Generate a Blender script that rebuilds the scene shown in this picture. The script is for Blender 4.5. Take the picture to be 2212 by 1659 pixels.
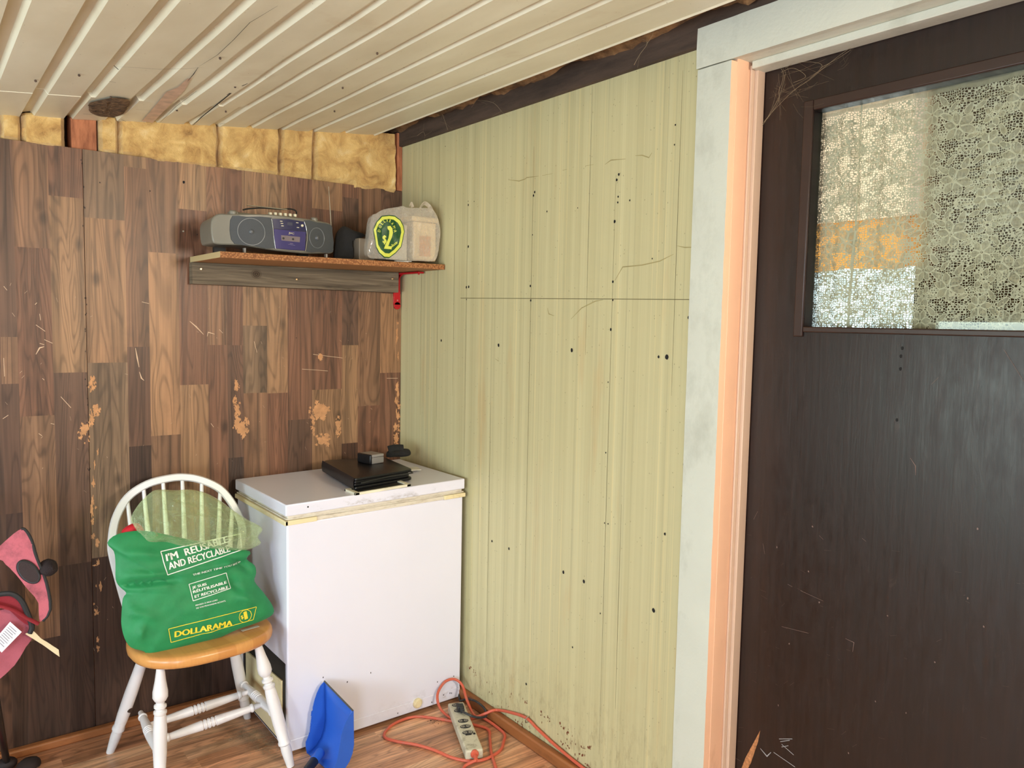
import bpy, bmesh, math, random
from mathutils import Vector, Matrix, noise
from math import sin, cos, pi, radians, sqrt, atan2, exp
random.seed(7)
S = bpy.context.scene
COL = S.collection
for o in list(bpy.data.objects): bpy.data.objects.remove(o)

# ---------------------------------------------------------------- camera
cam = bpy.data.cameras.new('camera'); cam.sensor_width = 36; cam.lens = 36*1693.1/2212
cam.clip_start = .02; cam.clip_end = 60
co = bpy.data.objects.new('camera', cam); COL.objects.link(co); S.camera = co
yw, pt, rl = radians(37.5487), radians(-4.5133), radians(1.1076)
f = Vector((sin(yw)*cos(pt), cos(yw)*cos(pt), sin(pt))); rt = Vector((cos(yw), -sin(yw), 0)); up = rt.cross(f)
r2 = rt*cos(rl)+up*sin(rl); u2 = -rt*sin(rl)+up*cos(rl)
m = Matrix((r2, u2, -f)).transposed().to_4x4(); m.translation = (-1.714, -3.037, 1.5)
co.matrix_world = m

# ---------------------------------------------------------------- world, daylight, exposure
W = bpy.data.worlds.new('world'); S.world = W; W.use_nodes = True
wn = W.node_tree.nodes; wb = wn['Background']; wb.inputs[0].default_value = (.70, .86, .95, 1); wb.inputs[1].default_value = 2.2
S.view_settings.view_transform = 'Standard'; S.view_settings.look = 'None'
S.view_settings.gamma = 1; S.view_settings.use_curve_mapping = False
S.view_settings.exposure = 0.13

def area(name, loc, rot, sx, sy, power, col, spread=180):
    l = bpy.data.lights.new(name, 'AREA'); l.shape = 'RECTANGLE'; l.size = sx; l.size_y = sy
    l.energy = power; l.color = col; l.spread = radians(spread)
    o = bpy.data.objects.new(name, l); COL.objects.link(o); o.location = loc; o.rotation_euler = rot
    return o
# daylight entering by the strip of low windows in the side wall (facing +x)
area('daylight_side_window', (-3.68, -2.95, 1.08), (0, radians(-90), 0), 1.0, .95, 88, (.74, .86, 1.0))
# daylight by the glazed lower half of the back door (facing +y)
area('daylight_back_door', (-2.85, -4.28, .85), (radians(90), 0, 0), .7, 1.3, 62, (.68, .82, 1.0))
area('daylight_garden_window', (-3.68, -1.2, 1.08), (0, radians(-90), 0), 1.0, 1.4, 32, (.82, 1.0, .90))
# daylight by the window in the wall behind the camera (facing +y)
area('daylight_rear_window', (-.19, -4.26, 1.87), (radians(90), 0, 0), .32, .44, 60, (1.0, .87, .70))
# daylight by the window of the room beyond the door (facing -x)
area('daylight_next_room', (2.12, -1.0, 1.95), (0, radians(90), 0), 1.6, .66, 7, (1.0, .96, .9))

# ---------------------------------------------------------------- helpers
def lin(c):
    return tuple((x/12.92 if x <= .04045 else ((x+.055)/1.055)**2.4) for x in c)
def hx(r, g, b): return lin((r/255, g/255, b/255))

class NT:
    def __init__(s, name):
        s.m = bpy.data.materials.new(name); s.m.use_nodes = True; s.t = s.m.node_tree
        s.t.nodes.clear(); s.out = s.n('ShaderNodeOutputMaterial')
    def n(s, ty, **kw):
        x = s.t.nodes.new(ty)
        for k, v in kw.items(): setattr(x, k, v)
        return x
    def l(s, a, b): s.t.links.new(a, b)
    def put(s, sock, v):
        if hasattr(v, 'is_output') or isinstance(v, bpy.types.NodeSocket): s.l(v, sock)
        elif v is not None:
            if isinstance(v, (tuple, list)) and len(v) == 3 and len(sock.default_value) == 4: v = (*v, 1)
            sock.default_value = v
    def math(s, op, a, b=None, c=None, clamp=False):
        x = s.n('ShaderNodeMath', operation=op, use_clamp=clamp)
        for i, v in enumerate((a, b, c)):
            if v is not None: s.put(x.inputs[i], v)
        return x.outputs[0]
    def pos(s): return s.n('ShaderNodeNewGeometry').outputs['Position']
    def scale(s, vec, sc, off=(0, 0, 0)):
        x = s.n('ShaderNodeMapping'); s.l(vec, x.inputs[0]); x.inputs['Scale'].default_value = sc
        x.inputs['Location'].default_value = off
        return x.outputs[0]
    def noise(s, vec, sc, detail=3, rough=.55, dist=0, col=False):
        x = s.n('ShaderNodeTexNoise'); s.l(vec, x.inputs['Vector']); x.inputs['Scale'].default_value = sc
        x.inputs['Detail'].default_value = detail; x.inputs['Roughness'].default_value = rough; x.inputs['Distortion'].default_value = dist
        return x.outputs['Color' if col else 'Fac']
    def voro(s, vec, sc, feature='F1', out='Distance', rnd=1):
        x = s.n('ShaderNodeTexVoronoi', feature=feature); s.l(vec, x.inputs['Vector']); x.inputs['Scale'].default_value = sc
        x.inputs['Randomness'].default_value = rnd
        return x.outputs[out]
    def ramp(s, fac, stops, interp='LINEAR'):
        x = s.n('ShaderNodeValToRGB'); s.l(fac, x.inputs[0]); r = x.color_ramp; r.interpolation = interp
        while len(r.elements) < len(stops): r.elements.new(.5)
        for e, (p, c) in zip(r.elements, stops):
            e.position = p; e.color = (c, c, c, 1) if isinstance(c, (int, float)) else (*c, 1)
        return x.outputs[0]
    def mix(s, fac, a, b, mode='MIX'):
        x = s.n('ShaderNodeMix', data_type='RGBA', blend_type=mode)
        s.put(x.inputs[0], fac); s.put(x.inputs[6], a); s.put(x.inputs[7], b)
        return x.outputs[2]
    def bump(s, h, strength=.3, dist=.002):
        x = s.n('ShaderNodeBump'); s.l(h, x.inputs['Height']); x.inputs['Strength'].default_value = strength
        x.inputs['Distance'].default_value = dist
        return x.outputs[0]
    def bsdf(s, color, rough=.5, metal=0, normal=None, spec=.5, alpha=None, sheen=0, trans=0, sub=0):
        x = s.n('ShaderNodeBsdfPrincipled'); s.put(x.inputs['Base Color'], color); s.put(x.inputs['Roughness'], rough)
        x.inputs['Metallic'].default_value = metal; x.inputs['Specular IOR Level'].default_value = spec
        if normal is not None: s.l(normal, x.inputs['Normal'])
        if alpha is not None: s.put(x.inputs['Alpha'], alpha)
        if sheen: x.inputs['Sheen Weight'].default_value = sheen
        if trans: x.inputs['Transmission Weight'].default_value = trans
        return x.outputs[0]
    def done(s, sh): s.l(sh, s.out.inputs[0]); return s.m

def mat(name, col, rough=.5, metal=0, var=.12, vs=12, bump=0, bs=60, spec=.5, col2=None, stretch=(1, 1, 1)):
    t = NT(name); p = t.scale(t.pos(), stretch)
    n = t.noise(p, vs, 4)
    c = t.mix(t.ramp(n, [(.3, 0), (.7, 1)]), tuple(x*(1-var) for x in col), col2 or tuple(min(1, x*(1+var)) for x in col))
    nm = t.bump(t.noise(p, bs, 3), bump) if bump else None
    return t.done(t.bsdf(c, rough, metal, nm, spec))

def link(o, parent=None):
    COL.objects.link(o)
    if parent is not None:
        o.parent = parent; o.matrix_parent_inverse = Matrix.Translation(-parent.location)
    return o
def tag(o, label=None, cat=None, group=None, kind=None):
    if label: o['label'] = label
    if cat: o['category'] = cat
    if group: o['group'] = group
    if kind: o['kind'] = kind
    return o
def thing(name, loc, label, cat, group=None):
    o = bpy.data.objects.new(name, None); o.empty_display_size = .05; o.location = loc; COL.objects.link(o)
    return tag(o, label, cat, group)
def emit(name, bm, mats, parent=None, loc=None, smooth=True, ang=35, label=None, cat=None, group=None, kind=None, bevel=0, bseg=2):
    """link the bmesh (world coordinates) as one mesh object"""
    me = bpy.data.meshes.new(name)
    bmesh.ops.recalc_face_normals(bm, faces=bm.faces[:])
    if loc is not None: bmesh.ops.translate(bm, verts=bm.verts[:], vec=-Vector(loc))
    if parent is not None and parent.type == 'MESH' and loc is None: pass
    bm.to_mesh(me); bm.free()
    for mm in (mats if isinstance(mats, (list, tuple)) else [mats]): me.materials.append(mm)
    if smooth:
        me.polygons.foreach_set('use_smooth', [True]*len(me.polygons))
        me.set_sharp_from_angle(angle=radians(ang))
    o = bpy.data.objects.new(name, me)
    if parent is not None:
        COL.objects.link(o); o.parent = parent
        w = Vector(parent.location) if parent.parent is None else Vector((0, 0, 0))+parent['_w'] if False else WLOC(parent)
        o.matrix_parent_inverse = Matrix.Translation(-w)
    else:
        COL.objects.link(o)
        if loc is not None: o.location = loc
    if bevel:
        b = o.modifiers.new('bevel', 'BEVEL'); b.width = bevel; b.segments = bseg; b.limit_method = 'ANGLE'; b.angle_limit = radians(40)
    return tag(o, label, cat, group, kind)
def WLOC(o):
    w = Vector(o.location)
    return w if o.parent is None else Vector((0, 0, 0))   # children carry world coordinates

BM = bmesh.new
def box(bm, x0, x1, y0, y1, z0, z1, mi=0):
    v = [bm.verts.new(p) for p in ((x0,y0,z0),(x1,y0,z0),(x1,y1,z0),(x0,y1,z0),(x0,y0,z1),(x1,y0,z1),(x1,y1,z1),(x0,y1,z1))]
    for q in ((0,3,2,1),(4,5,6,7),(0,1,5,4),(1,2,6,5),(2,3,7,6),(3,0,4,7)):
        bm.faces.new([v[i] for i in q]).material_index = mi
    return v
def obox(bm, c, ax, ay, az, hx_, hy_, hz_, mi=0):
    """oriented box: centre, three unit axes, half sizes"""
    c = Vector(c); A = Vector(ax).normalized()*hx_; B = Vector(ay).normalized()*hy_; Cc = Vector(az).normalized()*hz_
    v = [bm.verts.new(c+A*i+B*j+Cc*k) for i, j, k in ((-1,-1,-1),(1,-1,-1),(1,1,-1),(-1,1,-1),(-1,-1,1),(1,-1,1),(1,1,1),(-1,1,1))]
    for q in ((0,3,2,1),(4,5,6,7),(0,1,5,4),(1,2,6,5),(2,3,7,6),(3,0,4,7)):
        bm.faces.new([v[i] for i in q]).material_index = mi
def catmull(pts, n=6, closed=False):
    P = [Vector(p) for p in pts]; out = []; N = len(P)
    for i in range(N if closed else N-1):
        if closed: a, b, c, d = P[(i-1) % N], P[i], P[(i+1) % N], P[(i+2) % N]
        else: a, b, c, d = P[max(i-1, 0)], P[i], P[i+1], P[min(i+2, N-1)]
        for k in range(n):
            t = k/n
            out.append(.5*((2*b)+(c-a)*t+(2*a-5*b+4*c-d)*t*t+(3*b-a-3*c+d)*t**3))
    if not closed: out.append(P[-1])
    return out
def tube(bm, pts, r, seg=8, closed=False, caps=True, rs=None, flat=1.0, upv=None, mi=0):
    P = [Vector(p) for p in pts]; N = len(P); rings = []; prev = None
    for i, p in enumerate(P):
        a = P[(i-1) % N] if (closed or i) else P[0]; b = P[(i+1) % N] if (closed or i < N-1) else P[-1]
        t = (b-a).normalized() if (b-a).length > 1e-9 else Vector((0, 0, 1))
        if upv is not None: n = t.cross(Vector(upv)).normalized()
        else:
            if prev is None: n = t.orthogonal().normalized()
            else:
                n = prev-t*prev.dot(t)
                n = n.normalized() if n.length > 1e-6 else t.orthogonal().normalized()
        prev = n; bb = t.cross(n)
        rr = rs[i] if rs else r
        rings.append([bm.verts.new(p+n*cos(2*pi*k/seg)*rr+bb*sin(2*pi*k/seg)*rr*flat) for k in range(seg)])
    for i in range(N if closed else N-1):
        A, B = rings[i], rings[(i+1) % N]
        for k in range(seg):
            try: bm.faces.new((A[k], A[(k+1) % seg], B[(k+1) % seg], B[k])).material_index = mi
            except ValueError: pass
    if caps and not closed:
        bm.faces.new(rings[0][::-1]).material_index = mi; bm.faces.new(rings[-1]).material_index = mi
def lathe(bm, A, B, prof, seg=20, mi=0):
    """prof: (t along A->B in 0..1, radius)"""
    A = Vector(A); B = Vector(B)
    tube(bm, [A+(B-A)*t for t, r in prof], 1, seg, rs=[r for t, r in prof], mi=mi)
def poly(bm, pts, z0=0.0, z1=None, du=None, dv=None, mi=0):
    """polygon in (u,v) at w=z0, extruded to z1, cut on a grid so that it can bend"""
    vs = [bm.verts.new((p[0], p[1], z0)) for p in pts]
    f_ = bm.faces.new(vs); f_.material_index = mi
    geo = [f_]
    if z1 is not None:
        r = bmesh.ops.extrude_face_region(bm, geom=[f_])
        bmesh.ops.translate(bm, verts=[g for g in r['geom'] if isinstance(g, bmesh.types.BMVert)], vec=(0, 0, z1-z0))
        bm.faces.ensure_lookup_table()
    return bm
def grid_cut(bm, du=None, dv=None):
    for ax, d in ((0, du), (1, dv)):
        if not d: continue
        lo = min(v.co[ax] for v in bm.verts); hi = max(v.co[ax] for v in bm.verts)
        k = math.ceil((lo+1e-6)/d)
        while k*d < hi-1e-6:
            pc = [0, 0, 0]; pc[ax] = k*d; no = [0, 0, 0]; no[ax] = 1
            bmesh.ops.bisect_plane(bm, geom=bm.verts[:]+bm.edges[:]+bm.faces[:], plane_co=pc, plane_no=no)
            k += 1
def warp(bm, fn):
    for v in bm.verts: v.co = Vector(fn(*v.co))
def text_bm(body, x0, y0, x1, y1, h, bold=.012, depth=.0006, du=.008):
    """text laid from (x0,y0) to (x1,y1), cap height h, in (u,v)"""
    cu = bpy.data.curves.new('t', 'FONT'); cu.body = body; cu.size = 1; cu.extrude = .5; cu.resolution_u = 3
    o = bpy.data.objects.new('t', cu); COL.objects.link(o)
    dg = bpy.context.evaluated_depsgraph_get(); me = bpy.data.meshes.new_from_object(o.evaluated_get(dg))
    bm = BM(); bm.from_mesh(me)
    bmesh.ops.remove_doubles(bm, verts=bm.verts[:], dist=1e-5)
    if bold > .013:   # heavier strokes: shifted copies of the letters
        for dx, dy in ((bold*1.6, 0), (-bold*1.6, 0), (0, bold*.7)):
            n0 = len(bm.verts); bm.from_mesh(me); bm.verts.ensure_lookup_table()
            for i in range(n0, len(bm.verts)): bm.verts[i].co.x += dx; bm.verts[i].co.y += dy; bm.verts[i].co.z *= .96
    bpy.data.objects.remove(o); bpy.data.curves.remove(cu); bpy.data.meshes.remove(me)
    if not bm.verts: return bm
    xs = [v.co.x for v in bm.verts]; w = max(xs)-min(xs); xm = min(xs); L = sqrt((x1-x0)**2+(y1-y0)**2)
    ca, sa = (x1-x0)/L, (y1-y0)/L
    for v in bm.verts:
        u = (v.co.x-xm)/w*L; q = v.co.y/.72*h
        v.co = Vector((x0+u*ca-q*sa, y0+u*sa+q*ca, v.co.z*depth))
    if du: grid_cut(bm, du, du)
    return bm
def merge(dst, src, mi=None):
    me = bpy.data.meshes.new('tmp'); src.to_mesh(me); src.free()
    n0 = len(dst.faces); dst.from_mesh(me); bpy.data.meshes.remove(me)
    if mi is not None:
        dst.faces.ensure_lookup_table()
        for i in range(n0, len(dst.faces)): dst.faces[i].material_index = mi
def frame_of(O, U, lean=0):
    U = Vector(U).normalized(); Nh = U.cross(Vector((0, 0, 1))); V = Vector((0, 0, 1))*cos(lean)-Nh*sin(lean); N = U.cross(V); O = Vector(O)
    return lambda u, v, w: O+U*u+V*v+N*w
def nz(x, y, z=0): return noise.noise(Vector((x, y, z)))

class Pillow:
    """closed outline blown up into a bag; front(u,v) gives its front surface"""
    def __init__(s, out, tf, tb, fr, wr, p=2.6, n=4):
        s.o = catmull([(a, b, 0) for a, b in out], n, True); N = len(s.o)
        s.c = Vector((sum(q.x for q in s.o)/N, sum(q.y for q in s.o)/N, 0))
        s.tf, s.tb, s.fr, s.wr, s.p = tf, tb, fr, wr, p
        s.an = sorted((atan2(q.y-s.c.y, q.x-s.c.x), (q-s.c).length) for q in s.o)
    def s_of(s, u, v):
        a = atan2(v-s.c.y, u-s.c.x); r = sqrt((u-s.c.x)**2+(v-s.c.y)**2)
        L = s.an; lo = 0; hi = len(L)
        while lo < hi:
            m_ = (lo+hi)//2
            if L[m_][0] < a: lo = m_+1
            else: hi = m_
        b = L[lo % len(L)]; q = L[lo-1]
        d = (b[0]-q[0]) % (2*pi); k = ((a-q[0]) % (2*pi))/d if d > 1e-6 else 0
        return r/(q[1]+(b[1]-q[1])*min(1, k))
    def w(s, u, v):
        q = min(1, s.s_of(u, v)); e = (1-q**s.p)
        return s.tf*max(0, e)**.6 + s.wr(u, v)*min(1, (1-q)*6+.15)
    def front(s, u, v, off=0): return s.fr(u, v, s.w(u, v)+off)
    def mesh(s, rings=16, back=True, mi=0):
        bm = BM(); N = len(s.o)
        def layer(side):
            R = []
            for k in range(rings):
                q = 1-k/rings
                row = []
                for pnt in s.o:
                    u = s.c.x+(pnt.x-s.c.x)*q; v = s.c.y+(pnt.y-s.c.y)*q
                    if side > 0: w_ = s.tf*(max(0, 1-q**s.p))**.6+s.wr(u, v)*min(1, (1-q)*6+.15)
                    else: w_ = -s.tb*(max(0, 1-q**s.p))**.6+s.wr(u+3, v)*min(1, (1-q)*6)*.6
                    row.append(bm.verts.new(s.fr(u, v, w_)))
                R.append(row)
            cu, cv = s.c.x, s.c.y
            R.append(bm.verts.new(s.fr(cu, cv, (s.tf+s.wr(cu, cv)) if side > 0 else -s.tb)))
            return R
        def skin(R, flip):
            for k in range(rings-1):
                for i in range(N):
                    q = (R[k][i], R[k][(i+1) % N], R[k+1][(i+1) % N], R[k+1][i])
                    bm.faces.new(q if not flip else q[::-1]).material_index = mi
            for i in range(N):
                q = (R[rings-1][i], R[rings-1][(i+1) % N], R[rings]); bm.faces.new(q if not flip else q[::-1]).material_index = mi
        F = layer(1); skin(F, False)
        if back:
            B = layer(-1); skin(B, True)
            bmesh.ops.remove_doubles(bm, verts=F[0]+B[0], dist=1e-6)
        return bm
def seg_dist(u, v, a, b):
    dx, dy = b[0]-a[0], b[1]-a[1]; t = max(0, min(1, ((u-a[0])*dx+(v-a[1])*dy)/(dx*dx+dy*dy)))
    return sqrt((u-a[0]-t*dx)**2+(v-a[1]-t*dy)**2), t
def blob(bm, cx, cy, rx, ry, n=14, rag=.35, seed=0, w=0, mi=0):
    vs = []
    for k in range(n):
        a = 2*pi*k/n; r = 1+rag*(nz(cos(a)*1.7+seed*3.1, sin(a)*1.7, seed)*2+(nz(cos(a)*6+seed, sin(a)*6, seed*2.3)*1.6 if n > 12 else 0))
        vs.append(bm.verts.new((cx+cos(a)*rx*r, cy+sin(a)*ry*r, w)))
    bm.faces.new(vs).material_index = mi
def ribbon(bm, pts, w, z=0, mi=0, taper=True):
    """thin streak along pts in (u,v)"""
    P = [Vector((p[0], p[1], 0)) for p in pts]; L = []; R = []
    for i, p in enumerate(P):
        t = (P[min(i+1, len(P)-1)]-P[max(i-1, 0)]).normalized(); n = Vector((-t.y, t.x, 0))
        k = w*(.35 if taper and i in (0, len(P)-1) else 1)
        L.append(bm.verts.new(p+n*k+Vector((0, 0, z)))); R.append(bm.verts.new(p-n*k+Vector((0, 0, z))))
    for i in range(len(P)-1):
        bm.faces.new((L[i], L[i+1], R[i+1], R[i])).material_index = mi

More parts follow.
